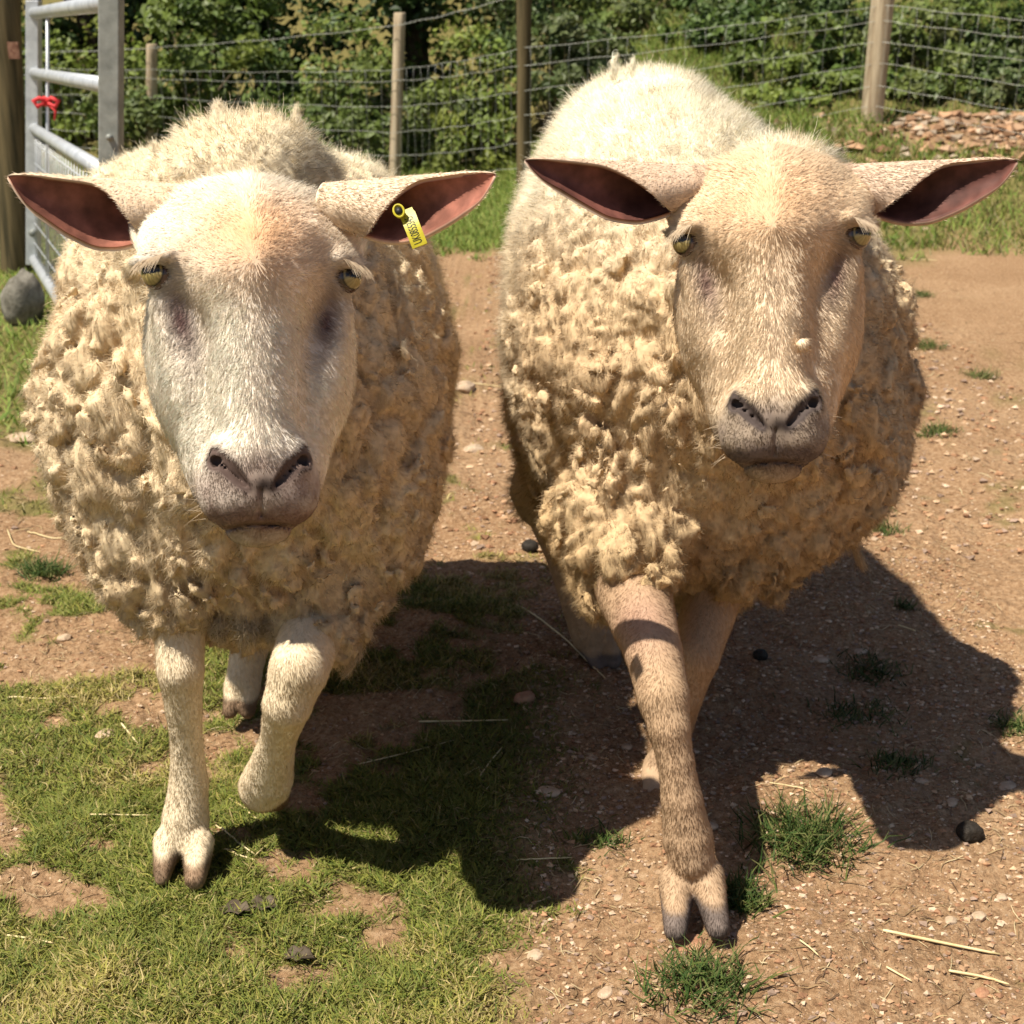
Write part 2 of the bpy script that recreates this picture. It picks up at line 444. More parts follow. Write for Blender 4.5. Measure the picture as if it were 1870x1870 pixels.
def build_ear(S, root, topA, tipB, hpx, g, vf):
    """root/tip: upper edge of the ear in the world; returns V,F,mi,col,flow,outer normal"""
    A, B = np.array(topA), np.array(tipB); Ul = np.linalg.norm(B-A); U = (B-A)/Ul
    fwd = nrm(np.array([0, -1, .22])); W = nrm(fwd-U*np.dot(fwd, U)); D = np.cross(U, W)
    if D[2] > 0: D = -D
    nu = 44; us = np.linspace(0, 1, nu)**.9; nb, nf = 20, 16; rows = []
    def smooth(kv):
        X, Yv = zip(*kv); q = np.linspace(0, 1, 201); a = np.interp(q, X, Yv)
        for _ in range(2): a = np.convolve(np.concatenate([2*a[0]-a[1:9][::-1], a, 2*a[-1]-a[-9:-1][::-1]]), np.ones(17)/17, 'valid')
        return q, a
    hx, hy = smooth(hpx); vx, vy = smooth(vf); gx, gy = smooth(g)
    cen = []
    for u in us:
        h = np.interp(u, hx, hy); v_f = np.interp(u, vx, vy); gg = np.interp(u, gx, gy); P = []; C = []
        for k in range(nb):
            v = 1-k/(nb-1); w = -gg*math.sin(math.pi*min(max(v, 0), 1))**.8*1.0
            P.append((v, w))
        for k in range(1, nf+1):
            v = v_f*k/nf; w = gg*.8*math.sin(math.pi*min(v, 1))**.8; P.append((v, w))
        sag = .010*math.sin(math.pi*u)*S
        rows.append([A+U*Ul*u+D*(v*h)+W*w-np.array([0, 0, 1])*sag*0 for v, w in P])
    R = np.array(rows); nk = R.shape[1]
    du = np.gradient(R, axis=0); dv = np.gradient(R, axis=1); N = nrm(np.cross(du, dv))
    # outward: away from the hollow
    # round the tip off
    for i_ in range(nu):
        k_ = max(0, (us[i_]-.90)/.10)
        if k_ > 0: c_ = R[i_].mean(0); R[i_] = c_+(R[i_]-c_)*math.sqrt(max(1-k_**2, .02))
    du = np.gradient(R, axis=0); dv = np.gradient(R, axis=1); N = nrm(np.cross(du, dv))
    mid = R.mean(1, keepdims=True)
    if ((R[:, :nb]-mid)*N[:, :nb]).sum() < 0: N = -N
    th = .0046*np.clip((1-us)*6, .5, 1)[:, None, None]
    Ro, Ri = R+N*th*.5, R-N*th*.5
    V = np.concatenate([Ro.reshape(-1, 3), Ri.reshape(-1, 3)]); n = nu*nk
    I = np.arange(n).reshape(nu, nk)
    q = np.stack([I[:-1, :-1], I[1:, :-1], I[1:, 1:], I[:-1, 1:]], -1).reshape(-1, 4)
    fn = np.cross(V[q[:, 2]]-V[q[:, 0]], V[q[:, 3]]-V[q[:, 1]]); NN = N.reshape(-1, 3)
    flip = (fn*NN[q[:, 0]]).sum(1).mean() < 0
    if flip: q = q[:, ::-1]
    qi = (q+n)[:, ::-1]
    e = []
    for a in (0, nk-1):
        c = I[:, a]; e.append(np.stack([c[:-1], c[1:], c[1:]+n, c[:-1]+n], 1))
    c = I[-1, :]; e.append(np.stack([c[:-1], c[1:], c[1:]+n, c[:-1]+n], 1))
    e = np.concatenate(e)
    F = np.concatenate([q, qi, e]); mi = np.concatenate([np.zeros(len(q)), np.ones(len(qi)), np.zeros(len(e))])
    return V, F, mi, n, U, np.concatenate([NN, -NN])

def make_sheep(C):
    name = C['label']; H = C['head']
    O = at(*H['poll']); tip = at(*H['chin']); Ls = np.linalg.norm(tip-O)/.335
    es = nrm(tip-O); yaw = math.radians(H['yaw'])
    ex = np.array([math.cos(yaw), math.sin(yaw), math.sin(math.radians(H.get('roll', 0)))]); ex = nrm(ex-es*np.dot(ex, es))
    en = np.cross(es, ex); R = np.stack([ex, es, en], 1).astype(f32); O32 = O.astype(f32)
    def loc(P): return ((P-O32)@R/f32(Ls)).astype(f32)
    def glob(L): return O+(R.astype(float)@np.asarray(L, float))*Ls
    legs = []
    for lg in C['legs']:
        pts = [(at(a, b, Y), rad(r, a, b, Y)) for a, b, Y, r in lg['chain']]
        cl = [[(at(a, b, Y), rad(r, a, b, Y)) for a, b, Y, r in c] for c in lg.get('claws', [])]
        pts = [(p, r_*.93-.001) for p, r_ in pts]; legs.append((pts, cl))
    def trunk(P):
        d = None
        for p in C['trunk']:
            c = at(*p[0]); q = ell(P, c, p[1]); d = q if d is None else smin(d, q, .06)
        return d
    def legs_sdf(P):
        d = None
        for pts, cl in legs:
            q = None
            for (a, ra), (b, rb) in zip(pts[:-1], pts[1:]):
                c = cone(P, a, b, ra, rb); q = c if q is None else smin(q, c, .004)
            for c in cl:
                for (a, ra), (b, rb) in zip(c[:-1], c[1:]): q = smin(q, cone(P, a, b, ra, rb), .006)
            d = q if d is None else smin(d, q, .012)
        return d
    neckA, neckB, rA, rB = glob((0, .05, -.10)), at(*C['neck'][:3]), .075, .12
    def body(P, coarse):
        d = legs_sdf(P)
        d = smin(d, trunk(P)+.045, .03)
        d = smin(d, cone(P, neckA, neckB, rA, rB), .03)
        h = head_sdf(loc(P))*Ls
        wart = C.get('wart')
        if wart is not None: h = smin(h, ell(P, glob(wart), (.0065, .0065, .0060)), .003)
        d = smin(d, h, .02)
        for (a, b, ra, rb) in C['ear_roots']: d = smin(d, cone(P, glob(a), glob(b), ra*Ls, rb*Ls), .018)
        return d.astype(f32)
    hb = O+(tip-O)*.5
    def axis(lo, hi, a, b, df, dc): return np.concatenate([np.arange(lo, a, dc), np.arange(a, b, df), np.arange(b, hi, dc)])
    bx = C['box']
    xs = axis(bx[0], bx[1], hb[0]-.14, hb[0]+.14, .0024, .0045)
    ys = axis(bx[2], bx[3], hb[1]-.14, hb[1]+.12, .0024, .007)
    zs = axis(-.005, bx[4], hb[2]-.20, hb[2]+.18, .0024, .0042)
    V, F = nets(body, xs, ys, zs, .030)
    V = relax(V, F, 2, .35)
    keep = V[:, 2] > -.05
    # colour of the coat
    L = loc(V.astype(f32)); N = vnormals(V, F)
    def skin_col(P):
        L = loc(P.astype(f32)); n = len(P)
        c = np.tile(np.array(C['leg_col']), (n, 1)).astype(float)
        nz = fbm(P*90, 3, 5)[:, None]; n2 = fbm(P*22, 2, 9)[:, None]
        inh = head_sdf(L) < .035
        face = np.array(C['face_col']); hcol = face*(.92+.16*nz)
        fore = 1.15*np.exp(-((L[:, 0]/.060)**2+((L[:, 1]-.060)/.045)**2))[:, None]
        hcol = hcol*(1-fore*.8)+np.array(C['fore_col'])*fore*.8
        mid = np.exp(-(L[:, 0]/.012)**2)[:, None]*.18*sst(.09, .14, L[:, 1])[:, None]; hcol = hcol*(1-mid)+np.array([.62, .46, .34])*mid
        muz = sst(.243, .272, L[:, 1]+.010*(n2[:, 0]-.5)-.25*np.abs(L[:, 0]))*sst(.085, .05, np.abs(L[:, 0]))*(1-.38*sst(.314, .330, L[:, 1]))
        muz = np.clip(muz*(.45+.5*nz[:, 0]+.35*sst(.296, .312, L[:, 1])), 0, 1)[:, None]*C['muz_s']; lowm = sst(.272, .298, L[:, 1])[:, None]; hcol = hcol*(1-muz)+np.array(C['muz_col'])*(1-.22*lowm)*muz
        for s in (-1, 1):
            g = np.exp(-(((L[:, 0]-s*(.067-.22*(L[:, 1]-.115)))/.0125)**2+((L[:, 1]-.130)/.034)**2))[:, None]*C['groove_s']*(.75+.5*nz)
            hcol = hcol*(1-g)+np.array([.15, .072, .068])*g
            g = np.exp(-(((L[:, 0]-s*.089)/.020)**2+((L[:, 1]-.0905)/.0135)**2+((L[:, 2]+.027)/.02)**2))[:, None]*.85
            hcol = hcol*(1-g)+np.array([.045, .028, .022])*g
            nd = nostril(L, s)
            g = sst(.0062, .0034, nd)[:, None]*.98; hcol = hcol*(1-g)+np.array([.012, .006, .005])*g  # nostril hollows coloured near black: the shade inside them is painted in
            g = np.exp(-(np.maximum(nd, 0)/.010)**2)[:, None]*.45*C['muz_s']; hcol = hcol*(1-g)+np.array(C['muz_col'])*.75*g
        g = sst(.0032, .0008, np.abs(L[:, 1]-(.3165+3.0*L[:, 0]**2)))*sst(.034, .018, np.abs(L[:, 0])); g = (g*.6)[:, None]
        hcol = hcol*(1-g)+np.array([.05, .025, .02])*g
        g = np.exp(-(((L[:, 0]-.003)/.011)**2+((L[:, 1]-.284)/.008)**2))[:, None]*.95; hcol = hcol*(1-g)+np.array([.02, .012, .010])*g
        c[inh] = hcol[inh]
        for (p, r, col, s) in C['spots']:
            q = at(*p); d2 = ((P-q)**2).sum(1)/r**2; g = (np.exp(-d2)*s)[:, None]; c = c*(1-g)+np.array(col)*g
        for pts, cl in legs:
            for cc in cl:
                d = None
                for (a, ra), (b, rb) in zip(cc[:-1], cc[1:]):
                    q = cone(P.astype(f32), a, b, ra, rb); d = q if d is None else np.minimum(d, q)
                top = cc[0][0][2]; bot = cc[-1][0][2]
                g = (sst(.020, .010, d)*sst(top-.05*(top-bot), top-.35*(top-bot), P[:, 2]+.012*(n2[:, 0]-.5)))[:, None]
                c = c*(1-g)+np.array(C['hoof_col'])*(.6+.8*nz)*g
        return np.clip(c, 0, 1)
    col = skin_col(V)
    flow = np.zeros_like(V); flow[:, 2] = -1
    inh = head_sdf(L) < .02
    lx = np.clip(L[:, 0]/.03, -1, 1)
    up = sst(.115, .07, L[:, 1])
    fl = ex[None]*(lx*(.75))[:, None]+es[None]*(.75-1.15*up)[:, None]
    flow[inh] = fl[inh]
    rootE = empty('sheep', (float(C['base'][0]), float(C['base'][1]), 0))
    tag(rootE, C['label'], 'sheep')
    Vs, Fs, cs, fls, Ns, mis = [V], [F], [col], [flow], [N], [np.zeros(len(F))]
    off = len(V)
    earinfo = []
    for E in C['ears']:
        eV, eF, emi, n, U, eN = build_ear(1, O, at(*E['top']), at(*E['tip']), [(u, rad(h, *E['top'])) for u, h in E['h']], E['g'], E['vf'])
        # lower rim hangs a little
        ec = np.zeros((2*n, 3)); nz = fbm(eV*70, 3, 31)[:, None]
        ec[:n] = np.array(C['ear_col'])*(.85+.3*nz[:n]); ec[n:] = np.array(C['earin_col'])*(.35+.7*nz[n:]+.65*sst(.35, .65, fbm(eV[n:]*24, 3, 35))[:, None])
        Vs.append(eV); Fs.append(eF+off); cs.append(ec); fls.append(np.tile(U, (2*n, 1))); Ns.append(eN)
        mis.append(emi); earinfo.append((off, n)); off += 2*n
    V2 = np.concatenate(Vs); F2 = np.concatenate(Fs); c2 = np.concatenate(cs); fl2 = np.concatenate(fls); N2 = np.concatenate(Ns); mi = np.concatenate(mis)
    o = mesh_np('body', V2, F2, [M['skin'], M['ear_in']], rootE, col=c2, mi=mi)

    # ---- fleece
    def amp(P):
        a = C['amp_top']+(1-C['amp_top'])*sst(.86, .64, P[:, 2])*sst(C['amp_y'][1], C['amp_y'][0], P[:, 1])
        return a
    def lump(P, want=False):
        W = P*np.array([36, 36, 27], f32)+1.0*vecnoise(P*20, 3)
        f1, f2, c = worley(W, C['seed'])
        return .55*np.sqrt(np.clip(1-(f1/.95)**2, 0, 1))+.45*sst(0, .45, f2-f1)
    def lump0(P):
        W = P*np.array([17, 17, 12], f32)+.8*vecnoise(P*9, 23)
        f1, f2, c = worley(W, C['seed']+9)
        return .5*np.sqrt(np.clip(1-(f1/.95)**2, 0, 1))+.5*sst(0, .35, f2-f1)
    def lump2(P):
        W = P*np.array([88, 88, 72], f32)+.9*vecnoise(P*45, 13)
        f1, f2, c = worley(W, C['seed']+5)
        return .6*np.sqrt(np.clip(1-(f1/.95)**2, 0, 1))+.4*sst(0, .4, f2-f1)
    def fleece(P, coarse):
        d = trunk(P)
        for (a, b, ra, rb) in C['ruff']: d = smin(d, cone(P, at(*a), at(*b), ra, rb), .04)
        for (a, b, ra, rb) in C['sleeves']: d = smin(d, cone(P, at(*a), at(*b), ra, rb), .03)
        for (a, b, ra, rb) in C.get('folds', []): d = smax(d, -cone(P, at(*a), at(*b), ra, rb), .02)
        L = loc(P); h = head_sdf(L)*Ls
        clear = np.where(L[:, 1] < .02, .0, .010)
        d = smax(d, -(h-clear), .012)
        face = (L[:, 2]*Ls+.075)      # nothing of the fleece stands in front of the cheeks
        hl = smin(h, ell(P, glob((0, .16, -.10)), (.055, .08, .09)), .02)-.004
        d = smax(d, -hl, .01)
        if not coarse:
            nearby = np.abs(d) < .035; Q = P[nearby]; A = amp(Q)
            big = fbm(Q*9, 2, 41)-.5
            d = d.copy(); d[nearby] -= (A*(.020*lump0(Q)+.015*lump(Q)*(.55+.9*fbm(Q*11,2,44))+.0062*lump2(Q)+.005*(fbm(Q*150,2,45)-.5))-.024*A+big*.034+(1-A)*.004*lump2(Q)).astype(f32)
        return d.astype(f32)
    fb = C['fbox']; st = C.get('fres', .0036)
    xs = np.arange(fb[0], fb[1], st); ys = axis(fb[2], fb[3], fb[2], fb[2]+.55, st, .010); zs = np.arange(fb[4], fb[5], st)
    FV, FF = nets(fleece, xs, ys, zs, .055)
    FV = relax(FV, FF, 1, .4); FN = vnormals(FV, FF)
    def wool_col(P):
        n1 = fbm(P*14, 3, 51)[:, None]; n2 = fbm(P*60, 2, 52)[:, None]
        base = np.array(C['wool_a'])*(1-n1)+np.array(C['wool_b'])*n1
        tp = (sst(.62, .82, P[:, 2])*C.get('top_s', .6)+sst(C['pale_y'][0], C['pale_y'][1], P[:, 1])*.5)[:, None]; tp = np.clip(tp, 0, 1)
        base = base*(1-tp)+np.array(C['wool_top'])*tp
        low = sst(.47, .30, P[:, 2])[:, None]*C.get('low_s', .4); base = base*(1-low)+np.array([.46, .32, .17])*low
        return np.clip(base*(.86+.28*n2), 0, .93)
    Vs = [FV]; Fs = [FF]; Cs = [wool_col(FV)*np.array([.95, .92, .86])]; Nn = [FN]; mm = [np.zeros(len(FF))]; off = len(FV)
    def wsel(c, n):
        facing = np.clip(.15-n[:, 1]*.9+n[:, 2]*.35+np.abs(n[:, 0])*.45, .03, 1)
        near = np.where(c[:, 1] < fb[2]+.62, 1, .45)
        return facing*near
    nst = C['nwool']
    T, bw = sample_mesh(FV, FF, nst, wsel)
    P0 = interp(FV, T, bw); N0 = nrm(interp(FN, T, bw)); A = amp(P0)[:, None]
    swirl = vecnoise(P0*34, 61, 2)*.9+vecnoise(P0*110, 67)*.55
    droop = np.array([0, 0, -1.])
    ln = (.0050+.0055*rng.random(nst))*C.get('len', 1)*(1+1.1*(1-A[:, 0]))
    ln[rng.random(nst) < .04] *= 1.7
    # staples: fibres of one small cell lean together and meet at the tip
    Wc = P0*np.array([165, 165, 150])+.9*vecnoise(P0*70, 71); f1, f2, cc = worley(Wc.astype(f32), 9)
    ctr = P0+(cc-Wc)/160
    ci = np.floor(cc*997).astype(np.int64); rv = np.stack([_hash(ci[:, 0], ci[:, 1], ci[:, 2], q_) for q_ in (1, 2, 3, 4, 5)], 1)
    cdir = rv[:, :3]*2-1
    d = nrm(N0*(.55+.50*(1-A))+swirl*(.30+.30*A)+cdir*(.22+.22*A)+droop*(.25*A)+rng.normal(size=N0.shape)*.22)
    ln = ln*(.65+.7*rv[:, 3])
    K = 4; ts = np.linspace(0, 1, K); pts = []
    cr = rng.random(nst)*6.28; S1 = nrm(np.cross(d, rng.normal(size=d.shape)))
    for t in ts:
        p = P0-N0*.001+d*(ln*t)[:, None]+droop*(ln*t*t*.2)[:, None]
        p = p+((ctr-P0)*(.60*t))
        p = p+S1*(np.sin(cr+t*7.5)*.0014*t)[:, None]
        pts.append(p)
    Pp = np.stack(pts, 1)
    wd = (.00034+.00028*rng.random(nst))
    v, f = ribbons(N0, Pp, wd)
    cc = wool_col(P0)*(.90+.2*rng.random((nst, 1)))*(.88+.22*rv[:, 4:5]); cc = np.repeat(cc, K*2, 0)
    tipf = np.tile(np.repeat(np.linspace(.82, 1.06, K), 2), nst)[:, None]
    nn = np.repeat(nrm(N0+.30*d), K*2, 0)
    Vs.append(v); Fs.append(f+off); Cs.append(np.clip(cc*(1+0*tipf), 0, .95)); Nn.append(nn); mm.append(np.ones(len(f))); off += len(v)
    # hanging and standing locks
    for (a, b, r, n, curl) in C['locks']:
        a = at(*a); b = at(*b); ax = b-a; Lk = np.linalg.norm(ax); K = 10; n = n*3; ts = np.linspace(0, 1, K)
        o1 = rng.normal(size=(n, 3))*r; ph = rng.random()*6.28
        side = nrm(np.cross(ax, [.3, 1, .2])); s2 = nrm(np.cross(ax, side)); pp = []
        for t in ts:
            cen = a+ax*t+side*math.sin(ph+t*5*curl)*Lk*.10*curl*t+s2*math.cos(ph+t*6*curl)*Lk*.07*curl*t
            pp.append(cen+o1*(1.0-.5*t+.35*math.sin(t*14+ph))+(vecnoise(np.full((n, 3), t*5.)+o1*420, 81))*r*.9*(.2+t))
        Pp = np.stack(pp, 1); lk = .35+.65*rng.random((n, 1, 1))**.6; Pp = Pp[:, :1]+(Pp-Pp[:, :1])*lk
        N0 = nrm(o1+np.array([-.25, -.7, .35])*r*1.3)
        v, f = ribbons(N0, Pp, .0004+.0003*rng.random(n), taper=np.linspace(1, .4, K))
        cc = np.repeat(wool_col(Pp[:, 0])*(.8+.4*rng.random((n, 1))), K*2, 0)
        Vs.append(v); Fs.append(f+off); Cs.append(np.clip(cc, 0, .95)); Nn.append(np.repeat(N0, K*2, 0)); mm.append(np.ones(len(f))); off += len(v)
    mesh_np('fleece', np.concatenate(Vs), np.concatenate(Fs), [M['wool_base'], M['wool']], rootE, col=np.concatenate(Cs),
            normals=np.concatenate(Nn), mi=np.concatenate(mm))

    # ---- short hair on face, ears and legs
    earmask = np.zeros(len(V2), bool); inner = np.zeros(len(V2), bool)
    for (a, n) in earinfo: earmask[a:a+2*n] = True; inner[a+n:a+2*n] = True
    ok = ~inner[F2].any(1)
    Fh = F2[ok]
    def wh(c, n):
        L = loc(c.astype(f32)); h = head_sdf(L)*Ls
        hw = np.where((h < .012) | (c[:, 2] > .70), 1.3, 1.15)
        hw = hw*np.where((c[:, 2] > .42) & (h > .03) & (np.abs(h) < 9) & (fleece(c.astype(f32), True) < -.012), 0.0, 1)
        bald = np.minimum(np.linalg.norm(L-np.array([.087, .087, -.026]), axis=1), np.linalg.norm(L-np.array([-.087, .087, -.026]), axis=1))
        hw = hw*np.where(bald < .0135, 0, 1)
        hw = hw*np.where((L[:, 1] > .27) & (np.abs(L[:, 0]) < .012) & (L[:, 1] < .292) & (h < .01), .12, 1)
        for s in (-1, 1):
            nd = nostril(L, s)
            hw = hw*np.where(nd < .0035, 0, 1)
        hoof = c[:, 2] < C.get('hoof_z', .024)
        return hw*np.where(hoof, 0, 1)*np.clip(.35-n[:, 1], .08, 1)
    nh = C['nhair']
    T, bw = sample_mesh(V2, Fh, nh, wh)
    P0 = interp(V2, T, bw); N0 = nrm(interp(N2, T, bw)); fl = interp(fl2, T, bw)
    fl = nrm(fl-N0*(fl*N0).sum(1, keepdims=True))
    Lh = loc(P0.astype(f32)); onh = head_sdf(Lh) < .012
    muzz = sst(.235, .28, Lh[:, 1])*onh; topk = sst(.05, -.01, Lh[:, 1])*onh
    d = nrm(fl+N0*(np.where(onh | (P0[:, 2] > .6), .50, .24)[:, None]+.30*topk[:, None])+vecnoise(P0*60, 91, 2)*(.42*onh+.06)[:, None]+rng.normal(size=fl.shape)*.16)
    ln = (.0042+.0036*rng.random(nh))*(1-.55*muzz)*(1+.9*topk)
    ln = np.where(earmask[T[:, 0]], ln*.75, ln); ln = np.where(~onh & (P0[:, 2] < .5), ln*.85, ln)
    K = 3; Pp = np.stack([P0-N0*.0004+d*(ln*t)[:, None]-N0*(ln*t*t*.10)[:, None] for t in np.linspace(0, 1, K)], 1)
    v, f = ribbons(N0, Pp, .00040+.00030*rng.random(nh), taper=[1, .8, .2])
    hc = skin_col(P0); em = earmask[T[:, 0]]; hc[em] = np.array(C['ear_col'])
    hc = hc*(.84+.32*rng.random((nh, 1)))
    mesh_np('short_hair', v, f, M['fur'], rootE, col=np.clip(np.repeat(hc, K*2, 0), 0, .95), normals=np.repeat(nrm(N0+.5*d), K*2, 0))

    # ---- eyelashes and whiskers
    for s in (-1, 1):
        for kind, cnt in (('eyelashes', 90), ('whiskers', 16)):
            pp = []
            for k in range(cnt):
                a = rng.random()
                if kind == 'eyelashes':
                    st_ = np.array([s*(.077+.022*a), .0775+.003*a, -.0090-.020*a])
                    dr = nrm(np.array([s*(.75+.15*rng.normal()), .45+.2*rng.normal(), .45+.2*rng.normal()])); l = .008+.008*rng.random(); dn_ = .6
                else:
                    st_ = np.array([s*(.046+.004*rng.random()), .265+.045*a, -.045-.01*rng.random()])
                    dr = nrm(np.array([s*1., .25+.3*rng.normal(), .1*rng.normal()])); l = .010+.012*rng.random(); dn_ = .1
                pp.append([glob(st_+dr*l*t+np.array([0, dn_, 0])*l*t*t) for t in (0, .35, .7, 1)])
            N_ = np.tile(en, (cnt, 1)); v, f = ribbons(N_, np.array(pp), np.full(cnt, .0006 if kind == 'eyelashes' else .0004))
            mesh_np(kind, v, f, M['fur'], rootE, col=np.tile([.72, .58, .42], (len(v), 1)), normals=np.repeat(N_, 8, 0))

    # ---- eyes
    for s in (-1, 1):
        c = glob((s*.0830, .0885, -.0385)); r = .0158*Ls
        fw = nrm(R.astype(float)@nrm(np.array([s*.62, .05, .80]))); rt = nrm(np.cross(fw, es)); dn = np.cross(rt, fw)
        if np.dot(dn, es) < 0: dn = -dn
        nu, nv = 40, 28; EV = []; EC = []
        for i in range(nv+1):
            th = math.pi*i/nv
            for j in range(nu):
                ph = 2*math.pi*j/nu; x, y, z = math.sin(th)*math.cos(ph), math.sin(th)*math.sin(ph), math.cos(th)
                bulge = 1+.05*max(0, z-.75)/.25
                EV.append(c+r*bulge*(rt*x+dn*y+fw*z))
                rr = math.hypot(x, y)
                if z > 0 and -.80 < y < .20-.25*x*x and abs(x) < .66: cl = (.006, .006, .007)
                elif z > 0 and rr < .74: cl = tuple(np.array([.46, .36, .14])*(.75+.5*((j*7) % 5)/5)*(1.1-rr*.6))
                elif z > 0 and rr < .80: cl = (.02, .014, .010)
                else: cl = (.10, .06, .045)
                EC.append(cl)
        EF = [[i*nu+j, (i+1)*nu+j, (i+1)*nu+(j+1) % nu, i*nu+(j+1) % nu] for i in range(nv) for j in range(nu)]
        if np.dot(np.cross(rt, dn), fw) < 0: EF = [q[::-1] for q in EF]
        mesh_np('eye', np.array(EV), np.array(EF), M['eye'], rootE, col=np.array(EC))
    rebase(rootE)
    return rootE, glob, (ex, es, en, Ls)

M['eye'] = colmat('eye_surface', .08, .6)

EARG = [(0, .014), (.2, .021), (.4, .022), (.7, .013), (1, .003)]
left = dict(
    label='ewe with a yellow ear tag walking with one foreleg lifted on the grass', base=(-.33, 1.6),
    seed=3, head=dict(poll=(462, 304, 1.215), chin=(480, 993, 1.075), yaw=15, roll=0),
    neck=(455, 600, 1.50),
    box=(-.70, .05, .95, 2.15, .98),
    trunk=[((455, 665, 1.74), (.236, .37, .270)), ((440, 820, 1.44), (.215, .15, .205)), ((456, 700, 1.42), (.195, .13, .19)),
           ((470, 900, 1.47), (.20, .15, .18)), ((345, 480, 1.80), (.135, .28, .145)), ((585, 490, 1.80), (.145, .28, .145)), ((645, 670, 1.66), (.115, .25, .22))],
    ruff=[((455, 450, 1.42), (458, 370, 1.36), .125, .09), ((470, 900, 1.37), (470, 800, 1.33), .105, .09), ((360, 640, 1.36), (400, 820, 1.33), .065, .065), ((590, 640, 1.36), (560, 850, 1.34), .065, .065)],
    sleeves=[((610, 1040, 1.40), (600, 1130, 1.36), .075, .046), ((330, 1020, 1.42), (325, 1090, 1.37), .08, .045)],
    legs=[dict(chain=[(330, 1020, 1.42, 75), (327, 1120, 1.37, 54), (330, 1225, 1.335, 47), (336, 1295, 1.34, 37), (341, 1360, 1.345, 33), (345, 1430, 1.345, 40), (339, 1495, 1.335, 47), (334, 1528, 1.325, 43)],
               claws=[[(307, 1535, 1.32, 28), (296, 1603, 1.280, 16)], [(363, 1540, 1.315, 29), (357, 1605, 1.270, 20)]]),
          dict(chain=[(600, 1020, 1.42, 95), (578, 1130, 1.36, 66), (545, 1225, 1.28, 60), (525, 1285, 1.27, 50), (508, 1350, 1.30, 37), (490, 1420, 1.335, 50), (482, 1436, 1.345, 52)],
               claws=[[(484, 1440, 1.36, 32), (492, 1462, 1.38, 20)], [(500, 1440, 1.36, 32), (508, 1460, 1.38, 20)]]),
          dict(chain=[(500, 1000, 1.95, 60), (470, 1130, 1.78, 44), (452, 1200, 1.72, 36), (443, 1250, 1.69, 36)],
               claws=[[(428, 1258, 1.68, 20), (420, 1300, 1.655, 14)], [(455, 1258, 1.68, 20), (452, 1300, 1.655, 14)]]),
          dict(chain=[(620, 900, 2.05, 60), (600, 1010, 2.15, 40), (600, 1100, 2.10, 26), (600, 1140, 2.06, 22)], claws=[[(600, 1140, 2.05, 18), (600, 1155, 2.03, 14)]])],
    ears=[dict(top=(350, 342, 1.245), tip=(15, 316, 1.17), h=[(0, 66), (.2, 92), (.28, 104), (.4, 118), (.55, 120), (.72, 96), (.86, 66), (.95, 42), (1, 22)], g=EARG,
               vf=[(0, 1), (.27, 1), (.36, .70), (.46, .26), (.54, .08), (1, .03)]),
          dict(top=(590, 338, 1.245), tip=(903, 312, 1.17), h=[(0, 66), (.2, 90), (.3, 104), (.42, 112), (.57, 108), (.74, 84), (.86, 62), (.95, 42), (1, 22)], g=EARG,
               vf=[(0, 1), (.26, 1), (.36, .70), (.50, .26), (.58, .08), (1, .03)])],
    ear_roots=[((-.058, .045, -.055), (-.086, .044, -.050), .034, .021), ((.058, .045, -.055), (.086, .042, -.050), .034, .021)],
    fbox=(-.66, .03, 1.12, 2.20, .20, .95), nwool=300000, nhair=240000,
    amp_top=.35, amp_y=(1.50, 2.0), pale_y=(1.55, 1.85),
    face_col=(.95, .85, .71), fore_col=(.80, .50, .27), leg_col=(.76, .62, .43), muz_col=(.30, .195, .16), muz_s=1.0, groove_s=.92,
    hoof_col=(.24, .155, .095), ear_col=(.80, .64, .47), earin_col=(.33, .13, .09),
    wool_a=(.66, .50, .32), wool_b=(.78, .65, .46), wool_top=(.88, .79, .61),
    spots=[((325, 1235, 1.27), .022, (.42, .28, .08), .7), ((545, 1290, 1.22), .028, (.38, .25, .07), .8), ((325, 1525, 1.28), .009, (.30, .14, .09), .9), ((440, 1262, 1.64), .02, (.45, .32, .2), .6)],
    locks=[((410, 250, 1.42), (400, 185, 1.42), .006, 260, .6), ((470, 240, 1.5), (462, 188, 1.5), .003, 60, 1), ((540, 250, 1.5), (545, 190, 1.5), .004, 60, 1.6),
           ((500, 235, 1.5), (495, 195, 1.5), .003, 50, 1.), ((330, 260, 1.45), (318, 228, 1.45), .003, 50, 1.2), ((290, 285, 1.45), (278, 258, 1.45), .003, 50, 1.2),
           ((300, 1120, 1.36), (290, 1165, 1.36), .006, 120, .6), ((400, 1130, 1.34), (405, 1172, 1.34), .007, 160, .6), ((450, 1135, 1.33), (455, 1176, 1.33), .008, 200, .6), ((500, 1130, 1.34), (498, 1172, 1.34), .007, 160, .6),
           ((560, 1110, 1.33), (550, 1150, 1.33), .007, 160, .6), 
           ((660, 1150, 1.38), (625, 1240, 1.36), .006, 120, .7), ((625, 1130, 1.38), (600, 1190, 1.36), .007, 140, .7)])
for k in range(14):
    a = k/13; x = 350+a*150
    left['locks'].append(((x, 275+30*abs(a-.5), 1.36), (x+(a-.5)*60+14*math.sin(k*2.3), 236+40*abs(a-.45)+9*math.sin(k*1.7), 1.40), .006, 150, .5))

